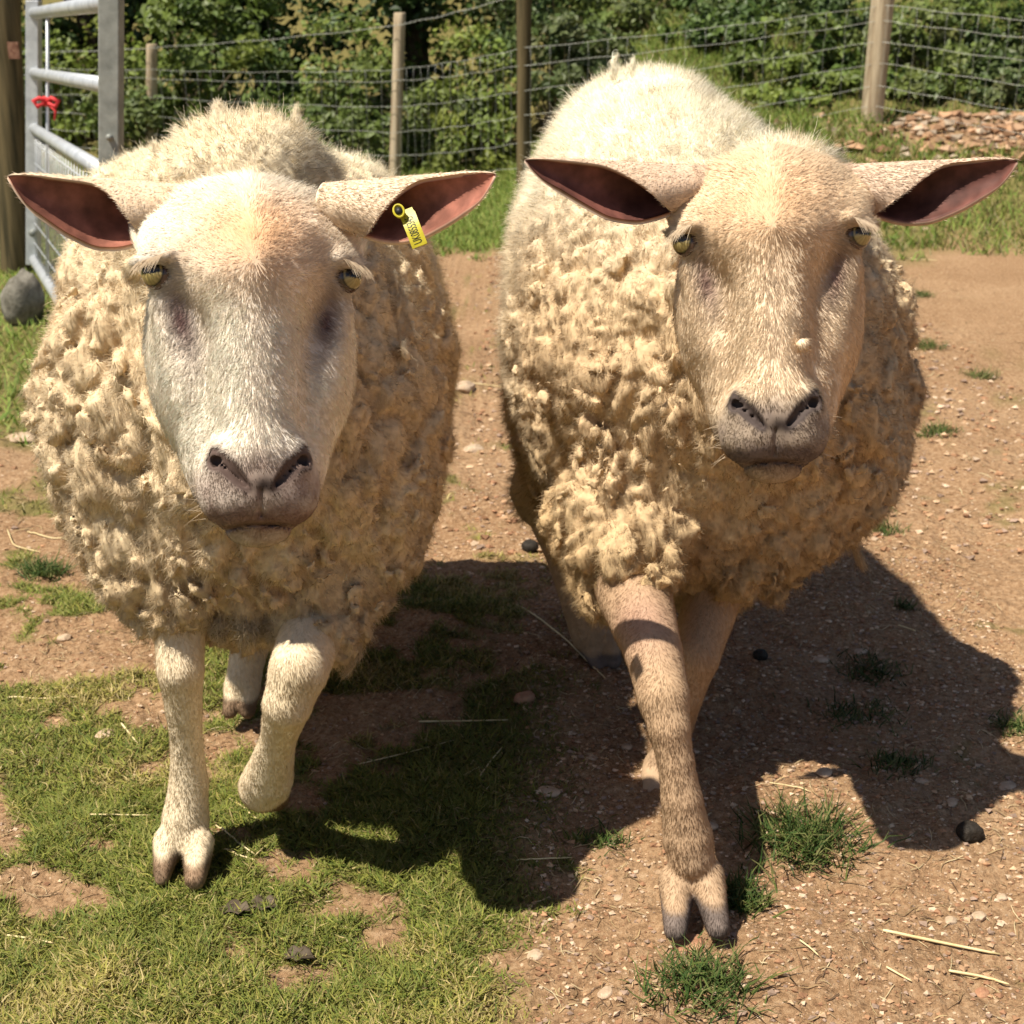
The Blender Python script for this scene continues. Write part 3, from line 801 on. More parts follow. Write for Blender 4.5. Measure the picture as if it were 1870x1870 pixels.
right = dict(
    label='ewe with a small pale wart beside her nose walking over bare earth', base=(.35, 1.6),
    seed=17, head=dict(poll=(1408, 256, 1.30), chin=(1418, 872, 1.165), yaw=-9, roll=0),
    neck=(1380, 560, 1.62),
    box=(-.02, .66, 1.05, 2.35, 1.0),
    trunk=[((1165, 460, 2.02), (.175, .34, .258)), ((1205, 560, 1.85), (.205, .30, .285)), ((1320, 740, 1.62), (.205, .15, .22)), ((1365, 800, 1.58), (.180, .13, .175)), ((1075, 745, 1.86), (.105, .20, .19)), ((1420, 700, 1.66), (.17, .16, .20)), ((1275, 600, 1.68), (.210, .20, .205))],
    ruff=[((1400, 470, 1.52), (1410, 395, 1.47), .115, .08), ((1400, 790, 1.50), (1400, 690, 1.46), .10, .09), ((1290, 560, 1.50), (1310, 740, 1.48), .06, .065), ((1530, 560, 1.50), (1510, 740, 1.48), .06, .065)],
    sleeves=[((1130, 960, 1.60), (1120, 1030, 1.52), .095, .055), ((1310, 1000, 1.62), (1300, 1060, 1.62), .075, .05), ((1040, 900, 1.98), (1045, 1060, 1.95), .09, .04), ((1212, 950, 1.48), (1216, 1050, 1.43), .026, .015), ((1216, 1055, 1.43), (1192, 1085, 1.42), .014, .010), ((1135, 940, 1.50), (1128, 1005, 1.455), .040, .022), ((1082, 930, 1.54), (1075, 1000, 1.50), .035, .020), ((1415, 980, 1.56), (1428, 1085, 1.55), .022, .006), ((1345, 1010, 1.52), (1352, 1075, 1.52), .024, .010), ((1535, 930, 1.60), (1560, 995, 1.60), .020, .006)],
    folds=[((975, 480, 1.60), (990, 760, 1.56), .012, .016), ((990, 760, 1.56), (1045, 980, 1.55), .016, .014)],
    legs=[dict(chain=[(1130, 980, 1.55, 92), (1160, 1090, 1.45, 74), (1193, 1190, 1.34, 58), (1212, 1275, 1.28, 53), (1222, 1330, 1.26, 43), (1234, 1390, 1.25, 37), (1245, 1460, 1.24, 42), (1256, 1530, 1.235, 50), (1262, 1565, 1.23, 48)],
               claws=[[(1236, 1610, 1.225, 34), (1234, 1698, 1.175, 22)], [(1290, 1600, 1.225, 34), (1311, 1694, 1.175, 22)]]),
          dict(chain=[(1320, 1000, 1.62, 72), (1292, 1120, 1.56, 55), (1268, 1200, 1.50, 50), (1250, 1270, 1.50, 38), (1232, 1350, 1.53, 31), (1205, 1400, 1.53, 34), (1198, 1418, 1.52, 32)],
               claws=[[(1192, 1425, 1.51, 20), (1184, 1445, 1.49, 15)], [(1210, 1428, 1.51, 20), (1204, 1450, 1.49, 15)]]),
          dict(chain=[(1020, 880, 2.05, 90), (1045, 1020, 1.95, 50), (1064, 1110, 1.90, 40), (1080, 1160, 1.88, 42)],
               claws=[[(1078, 1175, 1.87, 22), (1092, 1212, 1.84, 16)], [(1110, 1172, 1.87, 22), (1120, 1206, 1.84, 16)]]),
          dict(chain=[(1250, 850, 2.15, 60), (1250, 950, 2.2, 40), (1250, 1030, 2.2, 24), (1250, 1050, 2.18, 20)], claws=[[(1250, 1060, 2.16, 16), (1250, 1066, 2.15, 14)]])],
    ears=[dict(top=(1310, 308, 1.335), tip=(960, 288, 1.27), h=[(0, 56), (.2, 78), (.3, 92), (.42, 104), (.58, 98), (.74, 70), (.88, 44), (.96, 28), (1, 16)], g=EARG,
               vf=[(0, 1), (.24, 1), (.33, .72), (.45, .36), (.6, .10), (1, .04)]),
          dict(top=(1512, 306, 1.335), tip=(1858, 288, 1.26), h=[(0, 56), (.2, 78), (.3, 94), (.42, 106), (.57, 106), (.74, 84), (.88, 56), (.96, 38), (1, 22)], g=EARG,
               vf=[(0, 1), (.26, 1), (.36, .72), (.50, .36), (.62, .08), (1, .03)])],
    ear_roots=[((-.058, .045, -.055), (-.086, .046, -.050), .033, .020), ((.058, .045, -.055), (.086, .045, -.050), .033, .020)],
    wart=(.028, .205, -.0005),
    fbox=(-.04, .66, 1.22, 2.40, .20, 1.02), nwool=320000, nhair=230000,
    amp_top=.14, low_s=.75, amp_y=(1.55, 2.05), pale_y=(1.6, 1.9), len=.95, top_s=.8,
    face_col=(.84, .66, .46), fore_col=(.74, .50, .30), leg_col=(.46, .31, .19), muz_col=(.20, .15, .135), muz_s=1.0, groove_s=.85,
    hoof_col=(.17, .13, .11), ear_col=(.66, .50, .37), earin_col=(.17, .065, .05),
    wool_a=(.58, .42, .26), wool_b=(.72, .57, .38), wool_top=(.88, .80, .64),
    spots=[((1215, 1262, 1.22), .028, (.50, .36, .15), .6), ((1160, 1130, 1.35), .05, (.38, .22, .17), .6), ((1236, 1605, 1.18), .016, (.66, .56, .44), .5), ((1296, 1600, 1.18), .018, (.66, .56, .44), .5)],
    locks=[((1215, 1040, 1.43), (1190, 1095, 1.41), .006, 80, 1), ((1330, 1030, 1.50), (1350, 1085, 1.50), .007, 180, .6), ((1370, 1020, 1.52), (1375, 1085, 1.52), .007, 180, .8), ((1410, 1010, 1.55), (1428, 1112, 1.55), .006, 170, .9), ((1440, 990, 1.55), (1445, 1060, 1.55), .006, 150, .8),
           ((1400, 1000, 1.54), (1390, 1090, 1.54), .006, 150, .9), ((1500, 950, 1.58), (1510, 1010, 1.60), .006, 120, .8), ((1530, 960, 1.60), (1588, 1040, 1.62), .004, 110, .7), ((1470, 960, 1.56), (1480, 1020, 1.56), .008, 180, .8),
           ((1560, 900, 1.60), (1590, 950, 1.62), .006, 120, .8), ((1120, 140, 1.9), (1124, 96, 1.9), .003, 50, 1.6), ((1150, 140, 1.9), (1156, 104, 1.9), .003, 50, 1.2)])
for S_ in (left, right):
    r_ = make_sheep(S_); S_['res'] = r_

# ------------------------------------------------------------------ ear tag
def ear_tag():
    rootE = left['res'][0]
    A = at(741, 383, 1.165); B = at(768, 452, 1.150); U = nrm(B-A); Lt = np.linalg.norm(B-A)
    W = nrm(np.array([0, -1, .35])-U*np.dot(U, np.array([0, -1, .35]))); X = np.cross(U, W)
    hw = rad(14.5, 741, 383, 1.165); mb = MB(); n = 14; V = []
    for i in range(n+1):
        t = i/n; c = A+U*Lt*t+W*(.004*math.sin(t*math.pi*.9)+.0025*t)
        for sx, sw in ((-1, 1), (1, 1), (1, -1), (-1, -1)): V.append(c+X*hw*sx*(1 if t > .08 else .86)+W*.0008*sw)
    F = [[4*i+j, 4*i+(j+1) % 4, 4*i+4+(j+1) % 4, 4*i+4+j] for i in range(n) for j in range(4)]
    F += [[3, 2, 1, 0], [4*n, 4*n+1, 4*n+2, 4*n+3]]
    mb.add(V, F)
    # raised collar round the pin
    c0 = at(729, 387, 1.158); ring = []
    k = 24
    for i in range(k+1):
        a = 2*math.pi*i/k; ring.append(c0+X*.0044*math.cos(a)+U*.0056*math.sin(a)+W*.003)
    mb.tube(ring, .0010, 8, cap=False)
    mb.tube([c0-W*.004, c0+W*.0025], .0046, 20)
    t = mb.build('ear_tag', M['tag'], rootE, smooth=False)
    mb = MB(); mb.tube([c0+W*.0022, c0+W*.0034], .0034, 16); mb.build('tag_pin', M['ink'], t)
    cu = bpy.data.curves.new('t', 'FONT'); cu.body = 'UK0855345'; cu.size = hw*2*.78; cu.extrude = .00005; cu.align_x = 'CENTER'; cu.align_y = 'CENTER'
    tmp = bpy.data.objects.new('t', cu); scene.collection.objects.link(tmp); bpy.context.view_layer.update()
    dg = bpy.context.evaluated_depsgraph_get(); me = bpy.data.meshes.new_from_object(tmp.evaluated_get(dg))
    bpy.data.objects.remove(tmp); bpy.data.curves.remove(cu)
    co = np.zeros(len(me.vertices)*3, f32); me.vertices.foreach_get('co', co); co = co.reshape(-1, 3)
    wd_ = co[:, 0].max()-co[:, 0].min(); sc = Lt*.70/wd_
    Z = -U; Yv = np.cross(W, Z)                      # reads upwards along the tag
    out = []
    for x, y, z in co:
        tt = .58-(x*sc)/Lt
        c = A+U*Lt*tt+W*(.004*math.sin(tt*math.pi*.9)+.0025*tt+.00095+z)
        out.append(c+Yv*y)
    me.vertices.foreach_set('co', np.array(out, f32).ravel()); me.materials.clear(); me.materials.append(M['ink'])
    l = bpy.data.objects.new('lettering', me); link(l, t); me.update()
    for o in (t,): o.matrix_parent_inverse = Matrix.Translation(rootE.location).inverted()
ear_tag()

# ------------------------------------------------------------------ fence
def col_post(x, y, zb, ht, r, tilt=(0, 0), seed=0):
    V = []; k = 20; n = 14; F = []
    r_ = random.Random(seed); ph = [r_.random()*6.28 for _ in range(4)]
    for i in range(n+1):
        t = i/n; z = zb-.15+(ht+.15)*t
        for j in range(k):
            a = 2*math.pi*j/k
            rr = r*(1+.035*math.sin(a*3+ph[0])+.02*math.sin(a*7+ph[1]+t*2)+.02*math.sin(t*5+ph[2]))
            V.append((x+tilt[0]*t+rr*math.cos(a), y+tilt[1]*t+rr*math.sin(a), z))
    for i in range(n):
        for j in range(k): F.append([i*k+j, i*k+(j+1) % k, (i+1)*k+(j+1) % k, (i+1)*k+j])
    # chamfered sawn top
    c = len(V)
    for j in range(k):
        a = 2*math.pi*j/k; V.append((x+tilt[0]+r*.86*math.cos(a), y+tilt[1]+r*.86*math.sin(a), zb+ht+.006))
    V.append((x+tilt[0], y+tilt[1], zb+ht+.007))
    for j in range(k):
        F.append([n*k+j, n*k+(j+1) % k, c+(j+1) % k, c+j]); F.append([c+j, c+(j+1) % k, c+k, c+k])
    return V, F
fence = empty('wire_fence', (0, 7.6, 0)); tag(fence, 'wooden post and wire stock fence in front of the hedge', 'fence')
posts = [  # px, py of the top, Y, base py, px half width
    (-60, 90, 9.2, 300, 10), (277, 82, 8.9, 268, 10), (730, 25, 7.8, 340, 11), (957, -40, 7.4, 230, 14), (1617, -60, 7.2, 228, 21), (2150, -30, 6.6, 260, 21)]
PT = []
for i, (px, py, Y, pb, hw) in enumerate(posts):
    top = at(px, py, Y); r = rad(hw, px, py, Y); zb = gh(np.array([top[0]]), np.array([Y]))[0]
    tl = (0, 0)
    x0 = top[0]
    if px == 730: x0 = at(716, 330, Y)[0]; tl = (top[0]-x0, 0)
    if px == 277: x0 = at(272, 300, Y)[0]; tl = (top[0]-x0, 0)
    V, F = col_post(x0, Y, zb, top[2]-zb, r, tl, i); mb = MB(); mb.add(V, F)
    mb.build('post', M['wood'] if px != 957 else M['wood_dark'], fence)
    PT.append((x0, Y, zb, top[2], r, tl))
def wire_y(px, k):        # photo height of each wire along the fence
    X = [-60, 277, 460, 730, 928, 957, 1070, 1400, 1617, 1870, 2150]
    T = {0: [100, 95, 90, 70, 62, 30, 10, -30, -50, -60, -60],
         1: [132, 132, 130, 122, 118, 56, 30, 62, 18, 34, 60],
         2: [150, 150, 147, 139, 138, 92, 73, 110, 80, 103, 130],
         3: [190, 189, 187, 185, 185, 128, 120, 158, 137, 166, 190],
         4: [228, 228, 225, 227, 233, 170, 165, 200, 186, 205, 230],
         5: [262, 262, 262, 266, 274, 215, 205, 235, 222, 250, 280],
         6: [300, 300, 300, 303, 310, 250, 245, 265, 255, 275, 300]}
    return np.interp(px, X, T[k])
def fence_xy(s):          # s runs post to post
    i = min(int(s), len(PT)-2); t = s-i
    a, b = PT[i], PT[i+1]
    return a[0]+(b[0]-a[0])*t, a[1]+(b[1]-a[1])*t-.09*0, i, t
fr = [[.98, .97, .93, .93, .97, .97], [.86, .80, .70, .68, .76, .76], [.80, .73, .64, .60, .66, .66], [.62, .58, .50, .48, .53, .53], [.45, .42, .36, .36, .39, .39], [.28, .27, .23, .23, .24, .24], [.12, .12, .11, .11, .11, .11]]
HTS = [p[3]-p[2] for p in PT]
def wz(s, k):
    x, y, i, t = fence_xy(s); a, b = PT[i], PT[i+1]
    za = a[2]+HTS[i]*fr[k][i]; zb = b[2]+HTS[i+1]*fr[k][i+1]
    return za+(zb-za)*t-.012*math.sin(math.pi*t)
mbb = MB(); mbn = MB()
for k in range(7):
    pts = []
    for s in np.linspace(0, len(PT)-1.001, 150):
        x, y, i, t = fence_xy(s); pts.append((x, y-PT[i][4]-.006, wz(s, k)+.003*math.sin(s*23+k*2)))
    (mbb if k == 0 else mbn).tube(pts, .0013 if k else .0017, 6)
for s in np.arange(.05, len(PT)-1.01, .055):
    x, y, i, t = fence_xy(s); off = PT[i][4]+.006
    mbn.tube([(x+.004*math.sin(k*9+s*40), y-off, wz(s, k)) for k in range(1, 7)], .0007, 5)
for s in np.arange(.02, len(PT)-1.01, .04):
    x, y, i, t = fence_xy(s); c = np.array([x, y-PT[i][4]-.006, wz(s, 0)])
    for a in (.6, 2.3): mbb.tube([c-np.array([.004, math.cos(a)*.01, math.sin(a)*.012]), c, c+np.array([.004, math.cos(a)*.01, math.sin(a)*.012])], .001, 4)
mbb.build('barbed_wire', M['wire'], fence); mbn.build('wire_netting', M['wire'], fence)
rebase(fence)

# ------------------------------------------------------------------ gate and its post
def gate():
    g = empty('field_gate', (-1.4, 4.2, 0)); tag(g, 'galvanised tubular field gate with wire mesh in its lower half', 'gate')
    Fa = at(58, 300, 5.2); Nr = at(200, 300, 3.25)
    far = np.array([Fa[0], 5.2, 0]); near = np.array([Nr[0], 3.25, 0]); d = near-far; L = np.linalg.norm(d); u = d/L
    side = np.array([u[1], -u[0], 0])
    def lean(px, Y):
        a, b = at(px, 20, Y), at(px, 330, Y); return (a[0]-b[0])/(a[2]-b[2]), b
    (lf, bf), (ln_, bn) = lean(58, 5.2), lean(200, 3.25)
    def P(s, z):
        k = (1-s)*lf+s*ln_; z0 = (1-s)*bf[2]+s*bn[2]
        return far+u*(s*L)+np.array([k*(z-z0), 0, z])
    # far stile (flat box) and near stile (broad flat post)
    def box(c0, c1, hx, hy, name, mat, bev=0):
        mb = MB(); V = []
        for q in (c0, c1):
            for a, b in ((-1, -1), (1, -1), (1, 1), (-1, 1)):
                V.append((q[0]+a*hx, q[1]+b*hy, q[2]))
        mb.add(V, [[0, 1, 5, 4], [1, 2, 6, 5], [2, 3, 7, 6], [3, 0, 4, 7], [4, 5, 6, 7], [3, 2, 1, 0]])
        o = mb.build(name, mat, g, smooth=False)
        m = o.modifiers.new('bevel', 'BEVEL'); m.width = .003; m.segments = 2
        return o
    box(P(0, .05), P(0, 1.02), .024, .024, 'stile', M['galv'])
    box(P(1, .0), P(1, 1.15), .0245, .0235, 'stile', M['galv_dull'])
    for z0, z1, r in ((.975, .99, .021), (.765, .805, .020), (.565, .600, .020), (.07, .09, .020)):
        mb = MB(); mb.tube([P(.01, z0), P(.985, z1)], r, 16); mb.build('rail', M['galv'], g)
    mb = MB(); s_ = .30
    mb.tube([P(.26, .04), P(.26, .99)], .0065, 8); mb.build('brace', M['galv'], g)
    mb = MB()
    for z in np.arange(.14, .55, .075): mb.tube([P(.02, z), P(.98, z+.03)], .0028, 6)
    for s in np.arange(.04, .98, .035): mb.tube([P(s, .08), P(s, .57+.03*s)], .0022, 5)
    mb.build('mesh_panel', M['galv'], g)
    c = P(1, 0); mb = MB(); q = at(199, 251, 3.22)
    mb.tube([(q[0], 3.2265, q[2]), (q[0], 3.218, q[2])], .0075, 14); mb.build('bolt', M['galv_dull'], g)
    c = at(61, 425, 5.17); mb = MB(); mb.tube([(c[0], 5.176, c[2]), (c[0], 5.155, c[2])], .014, 14); mb.build('bolt', M['galv_dull'], g)
    rebase(g)
    # red twine knotted round the upright rod
    k0 = at(101, 185, 4.70); kk = P(.26, k0[2]); mb = MB()
    for a in range(3):
        mb.tube([kk+np.array([math.cos(t)*.012, math.sin(t)*.012, .010*a-.01+.003*math.sin(t*2)]) for t in np.linspace(0, 6.28, 14)], .0055, 6)
    for sx in (-1, 1):
        mb.tube([kk+np.array([0, -.014, 0]), kk+np.array([sx*.020, -.02, .012]), kk+np.array([sx*.042, -.015, .002]), kk+np.array([sx*.030, -.02, -.016]), kk+np.array([sx*.006, -.018, -.004])], [.006, .008, .009, .008, .006], 7)
    mb.tube([kk+np.array([.01, -.018, -.01]), kk+np.array([.03, -.02, -.03]), kk+np.array([.022, -.02, -.06])], [.004, .005, .003], 6)
    tag(mb.build('twine_knot', M['red']), 'small red twine bow tied round the upright rod of the gate', 'twine')
    # gatepost
    p = empty('gatepost', tuple(at(20, 500, 5.28)*np.array([1, 1, 0]))); tag(p, 'thick dark wooden gatepost at the left edge beside the metal gate', 'post')
    b = at(20, 500, 5.28); V, F = col_post(b[0], 5.30, 0, 1.6, rad(27, 20, 300, 5.3), (at(20, 20, 5.3)[0]*1.0-b[0]+.03, 0), 5); mb = MB(); mb.add(V, F); mb.build('timber', M['wood_dark'], p)
    h = at(24, 92, 5.22); mb = MB(); mb.add([(h[0]+a*.020, 5.226+c*.006, h[2]+b*.030) for a in (-1, 1) for b in (-1, 1) for c in (-1, 1)], [[0, 1, 3, 2], [4, 6, 7, 5], [0, 4, 5, 1], [2, 3, 7, 6], [0, 2, 6, 4], [1, 5, 7, 3]])
    mb.build('hinge_plate', M['rust'], p, smooth=False)
    rebase(p)
gate()

# ------------------------------------------------------------------ vegetation
def leaf_quads(P, N, size, asp=.62, fold=.25):
    n = len(P); T = nrm(np.cross(N, rng.normal(size=(n, 3)))); B = np.cross(N, T)
    s = size[:, None]
    v = np.stack([P-T*s*.5, P+B*s*asp*.5+N*s*fold*.3, P+T*s*.5-N*s*fold*.2, P-B*s*asp*.5+N*s*fold*.3], 1).reshape(-1, 3)
    b = np.arange(n)*4
    return v, np.concatenate([np.stack([b, b+1, b+2], 1), np.stack([b, b+2, b+3], 1)])
def shrub(name, label, cat, c, r, n, size, cols, nclump=40, twigs=26, base=None, group=None, upbias=.5, trunk_mat='twig'):
    c = np.array(c, float); r = np.array(r, float)
    z0 = gh(np.array([c[0]]), np.array([c[1]]))[0]
    root = empty(name, (c[0], c[1], float(z0))); tag(root, label, cat, group)
    U = nrm(rng.normal(size=(nclump, 3))); R = rng.random((nclump, 1))**.45
    K = c+U*R*r; K[:, 2] = np.maximum(K[:, 2], z0+.06)
    cl = rng.integers(0, nclump, n); rc = (.16+.20*rng.random(nclump))*min(r.mean(), .55)
    P = K[cl]+nrm(rng.normal(size=(n, 3)))*(rng.random((n, 1))**.5)*rc[cl][:, None]*np.array([1, 1, .8])
    ok = P[:, 2] > gh0(P[:, 0], P[:, 1])+.01; P = P[ok]; cl = cl[ok]; n = len(P)
    N = nrm(nrm(P-c)*.6+np.array([-.25, -.25, upbias])+rng.normal(size=(n, 3))*.55)
    sz = size*(.6+.8*rng.random(n)); V, F = leaf_quads(P, N, sz)
    ca = np.array(cols); w = rng.dirichlet(np.ones(len(ca))*.9, nclump)[cl]; col = (w@ca)*(.7+.6*rng.random((n, 1)))
    mesh_np('leaves', V, F, M['leaf'], root, col=np.repeat(col, 4, 0), smooth=False)
    mb = MB(); b = np.array([c[0], c[1], z0-.05])
    for i in range(twigs):
        k = K[i % nclump]; m = (b+k)/2+rng.normal(size=3)*.06*r.mean()/.5; st = b+np.array([rng.normal()*.10*r[0], rng.normal()*.10*r[1], 0])
        tt = np.linspace(0, 1, 7)[:, None]; pts = st*(1-tt)**2+2*m*tt*(1-tt)+k*tt**2
        mb.tube(pts, np.linspace(.010, .002, 7)*max(r.mean(), .4)*1.4, 6)
    mb.build('stems', M[trunk_mat], root)
    rebase(root); return root
YG = [(.17, .22, .035), (.25, .28, .06), (.11, .17, .03)]; MG = [(.06, .11, .02), (.10, .15, .03), (.045, .08, .018)]; DG = [(.03, .06, .015), (.05, .085, .02), (.02, .04, .012)]
IV = [(.07, .12, .035), (.12, .17, .05), (.05, .085, .025), (.16, .15, .06)]
def S(px, py, Y): return at(px, py, Y)
def gz(x, y): return gh(np.array([x]), np.array([y]))[0]
shr = [
 ('bramble_bush', 'leafy bramble bush behind the fence at the far left edge', S(40, 190, 9.6), (.7, .5, .65), 2600, .052, YG),
 ('bramble_bush', 'yellow green bush behind the metal gate', S(190, 200, 9.5), (.65, .5, .6), 2600, .050, YG),
 ('hazel_bush', 'tall bright bush behind the leaning fence post beside the gate', S(350, 120, 9.7), (.62, .5, .85), 3400, .058, YG+MG),
 ('hedge_bush', 'shaded bush behind the left sheep, right of the leaning fence post', S(500, 150, 9.9), (.6, .5, .9), 2800, .055, MG),
 ('hedge_bush', 'dark bush just left of the pale leaning fence post', S(620, 190, 9.3), (.55, .5, .6), 2800, .05, MG+YG),
 ('ivy_bush', 'ivy covered bush just right of the pale leaning fence post', S(790, 230, 8.9), (.55, .45, .62), 3400, .046, YG+IV),
 ('ivy_bush', 'rounded bright bush above the tagged ear of the left sheep', S(905, 190, 8.8), (.38, .4, .62), 2800, .046, YG),
 ('weed_clump', 'bushy weeds behind the dark fence post at the middle', S(1010, 60, 9.0), (.5, .5, .5), 2400, .05, IV),
 ('weed_clump', 'green weeds above the back of the right sheep', S(1170, 40, 9.2), (.6, .5, .32), 2000, .05, YG+IV),
 ('weed_clump', 'green weeds behind the neck of the right sheep', S(1370, 60, 9.2), (.6, .5, .32), 2000, .05, YG+IV),
 ('nettle_patch', 'low nettles just left of the thick fence post', S(1530, 70, 8.6), (.42, .35, .34), 2200, .048, MG+IV),
 ('ivy_mound', 'dark ivy mound just right of the thick fence post', S(1700, 95, 8.1), (.42, .35, .34), 3000, .046, IV+YG),
 ('ivy_mound', 'dark ivy mound at the upper right corner', S(1850, 80, 8.0), (.42, .35, .38), 2600, .046, IV+MG),
]
shr += [('bramble_bush', 'low bramble between the gate and the leaning fence post', S(250, 240, 8.9), (.35, .3, .32), 1500, .045, YG+IV),
 ('bramble_bush', 'low bramble below the wires left of the pale leaning fence post', S(640, 270, 8.6), (.42, .3, .30), 1700, .044, YG+IV),
 ('weed_clump', 'broad leaved weeds on the bank left of the thick fence post, nearest the fence', S(1440, 120, 8.0), (.40, .3, .26), 1800, .05, MG+YG),
 ('weed_clump', 'broad leaved weeds on the bank above the hind back of the right sheep', S(1050, 110, 8.1), (.40, .3, .26), 1600, .05, IV),
 ('nettle_patch', 'nettles on the bank between the right sheep and the thick fence post', S(1300, 70, 8.5), (.40, .3, .28), 1800, .048, MG)]
shr += [('ivy_mound', 'low ivy spilling over the bank just right of the foot of the thick fence post', S(1700, 165, 7.7), (.30, .22, .17), 1500, .042, IV+YG),
 ('ivy_mound', 'low ivy on the bank under the wires at the upper right edge', S(1835, 175, 7.6), (.30, .22, .15), 1300, .042, IV),
 ('weed_clump', 'low weeds on the grassy bank left of the foot of the thick fence post', S(1545, 165, 7.8), (.32, .22, .16), 1300, .045, MG+YG),
 ('weed_clump', 'small weeds on the grassy bank above the forehead of the right sheep', S(1440, 195, 7.6), (.26, .2, .11), 800, .042, YG)]
for nm, lb, c, r, n, s, cols in shr:
    shrub(nm, lb, 'bush', c, r, int(n*1.25), s, cols, nclump=46)
# hedge trees further back, whose crowns shade the bank
trs = [(-4.6, 10.9, 2.3), (-3.2, 10.6, 2.2), (-1.9, 10.5, 2.4), (-.75, 10.6, 2.4), (.5, 10.7, 2.5), (1.9, 10.6, 2.6), (3.4, 10.6, 2.7), (5.0, 10.6, 2.8)]
nth = ['leftmost dark tree of the row behind the hedge', 'dark tree standing behind the gate', 'dark tree behind the leaning fence post beside the gate', 'dark tree behind the pale leaning fence post',
       'dark tree rising behind the dark middle fence post', 'dark tree behind the back of the right sheep', 'dark tree behind the thick fence post', 'rightmost dark tree of the row behind the hedge']
for (x, y, h), lb in zip(trs, nth):
    z0 = float(gh0(np.array([x]), np.array([y]))[0])
    root = empty('hedge_tree', (x, y, z0)); tag(root, lb, 'tree', 'dark trees behind the hedge')
    n = 14000; nc = 150; U = nrm(rng.normal(size=(nc, 3))); K = np.array([x, y, z0+h*.75])+U*(rng.random((nc, 1))**.4)*np.array([1.0, .65, h*.78])
    K[:, 2] = np.maximum(K[:, 2], z0+.1); cl = rng.integers(0, nc, n)
    P = K[cl]+nrm(rng.normal(size=(n, 3)))*(rng.random((n, 1))**.5)*(.18+.15*rng.random((nc, 1)))[cl]
    N = nrm(rng.normal(size=(n, 3))+np.array([-.3, -.4, .6])); V, F = leaf_quads(P, N, .06+.05*rng.random(n))
    ca = np.array(DG+MG[:2]); col = (rng.dirichlet(np.ones(5)*.8, nc)[cl]@ca)*(.7+.6*rng.random((n, 1)))
    mesh_np('crown', V, F, M['leaf'], root, col=np.repeat(col, 4, 0), smooth=False)
    mb = MB(); mb.tube([(x+.04*math.sin(i*1.3), y-.02*i, z0-.2+i*(h+.3)/7) for i in range(8)], np.linspace(.10, .03, 8), 12)
    for i in range(9):
        k = K[i*3]; s0 = np.array([x, y, z0+h*(.25+.06*i)]); m = (s0+k)/2+rng.normal(size=3)*.08
        tt = np.linspace(0, 1, 6)[:, None]; mb.tube(s0*(1-tt)**2+2*m*tt*(1-tt)+k*tt**2, np.linspace(.03, .006, 6), 7)
    mb.build('trunk', M['bark'], root); rebase(root)

# ------------------------------------------------------------------ grass
def blades(x, y, ln, wd, cols, lean=.9, z=None, up=1.0):
    n = len(x); z = gh(x, y) if z is None else z
    a = rng.random(n)*6.283; le = lean*(.25+.75*rng.random(n))
    D = np.stack([np.cos(a)*le, np.sin(a)*le, np.full(n, up)], 1); D = nrm(D)
    base = np.stack([x, y, z-.002], 1); l = ln[:, None]
    K = 4; ts = np.linspace(0, 1, K); pts = [base+D*l*t+np.stack([np.cos(a), np.sin(a), np.full(n, -.75)], 1)*l*(t*t)*.35*rng.random((n, 1)) for t in ts]
    Pp = np.stack(pts, 1)
    Nn = nrm(np.stack([-np.sin(a)*.0-np.cos(a)*.3, -np.sin(a)*.3, np.ones(n)], 1)+rng.normal(size=(n, 3))*.4)
    v, f = ribbons(Nn, Pp, wd, taper=[1, .95, .7, .1])
    ca = np.array(cols); w = rng.random(n); idx = rng.integers(0, len(ca), n); 
    if len(ca) > 6:      # dry and green areas
        dry = fbm(np.stack([x, y, 0*x], 1)*4.5, 3, 88); gi = np.array([0, 2, 1, 5]); di = np.array([3, 4, 6, 7])
        pick = rng.random(n) < sst(.40, .60, dry)*.8+.1; idx = np.where(pick, di[idx % 4], gi[idx % 4])
    c = ca[idx]*(.7+.6*rng.random((n, 1)))
    nn = np.repeat(nrm(Nn*.5+np.array([0, 0, .8])), K*2, 0)
    return v, f, np.repeat(c, K*2, 0), nn
GC = [(.17, .20, .035), (.24, .25, .05), (.12, .16, .03), (.33, .29, .08), (.40, .32, .12), (.22, .22, .06), (.46, .37, .17), (.30, .28, .06)]
GC2 = [(.11, .18, .03), (.16, .22, .045), (.20, .25, .05), (.24, .26, .07)]
parts = []
def patch(x0, x1, y0, y1, N, l0, l1, w0, w1, cols, thr=0.0, lean=.9, pw=1.0):
    x = x0+(x1-x0)*rng.random(N); y = y0+(y1-y0)*rng.random(N); g = grassy(x, y)
    k = rng.random(N) < g**pw; x, y, g = x[k], y[k], g[k]; n = len(x)
    ln = (l0+(l1-l0)*rng.random(n)**1.6)*(.5+.5*g); wd = w0+(w1-w0)*rng.random(n)
    return blades(x, y, ln, wd, cols, lean)
parts.append(patch(-.80, .14, .95, 1.50, 150000, .008, .026, .0011, .0021, GC, lean=1.5))
parts.append(patch(-.95, .14, 1.50, 2.4, 110000, .010, .026, .0013, .0023, GC, lean=1.4))
parts.append(patch(-1.3, .3, 2.4, 5.7, 26000, .012, .030, .0022, .004, GC, lean=1.2))
parts.append(patch(-4.5, -.75, 2.9, 9.0, 60000, .025, .06, .004, .007, GC2, lean=.9))
parts.append(patch(-.8, 1.6, 5.4, 8.8, 50000, .03, .075, .0045, .008, GC2, lean=.8))
parts.append(patch(.6, 5.0, 5.4, 10.5, 80000, .03, .11, .0045, .009, GC2+[(.25, .21, .10)], lean=.8))
parts.append(patch(.05, 1.2, 1.1, 3.5, 26000, .006, .018, .0012, .002, GC, lean=1.5, pw=1.6))
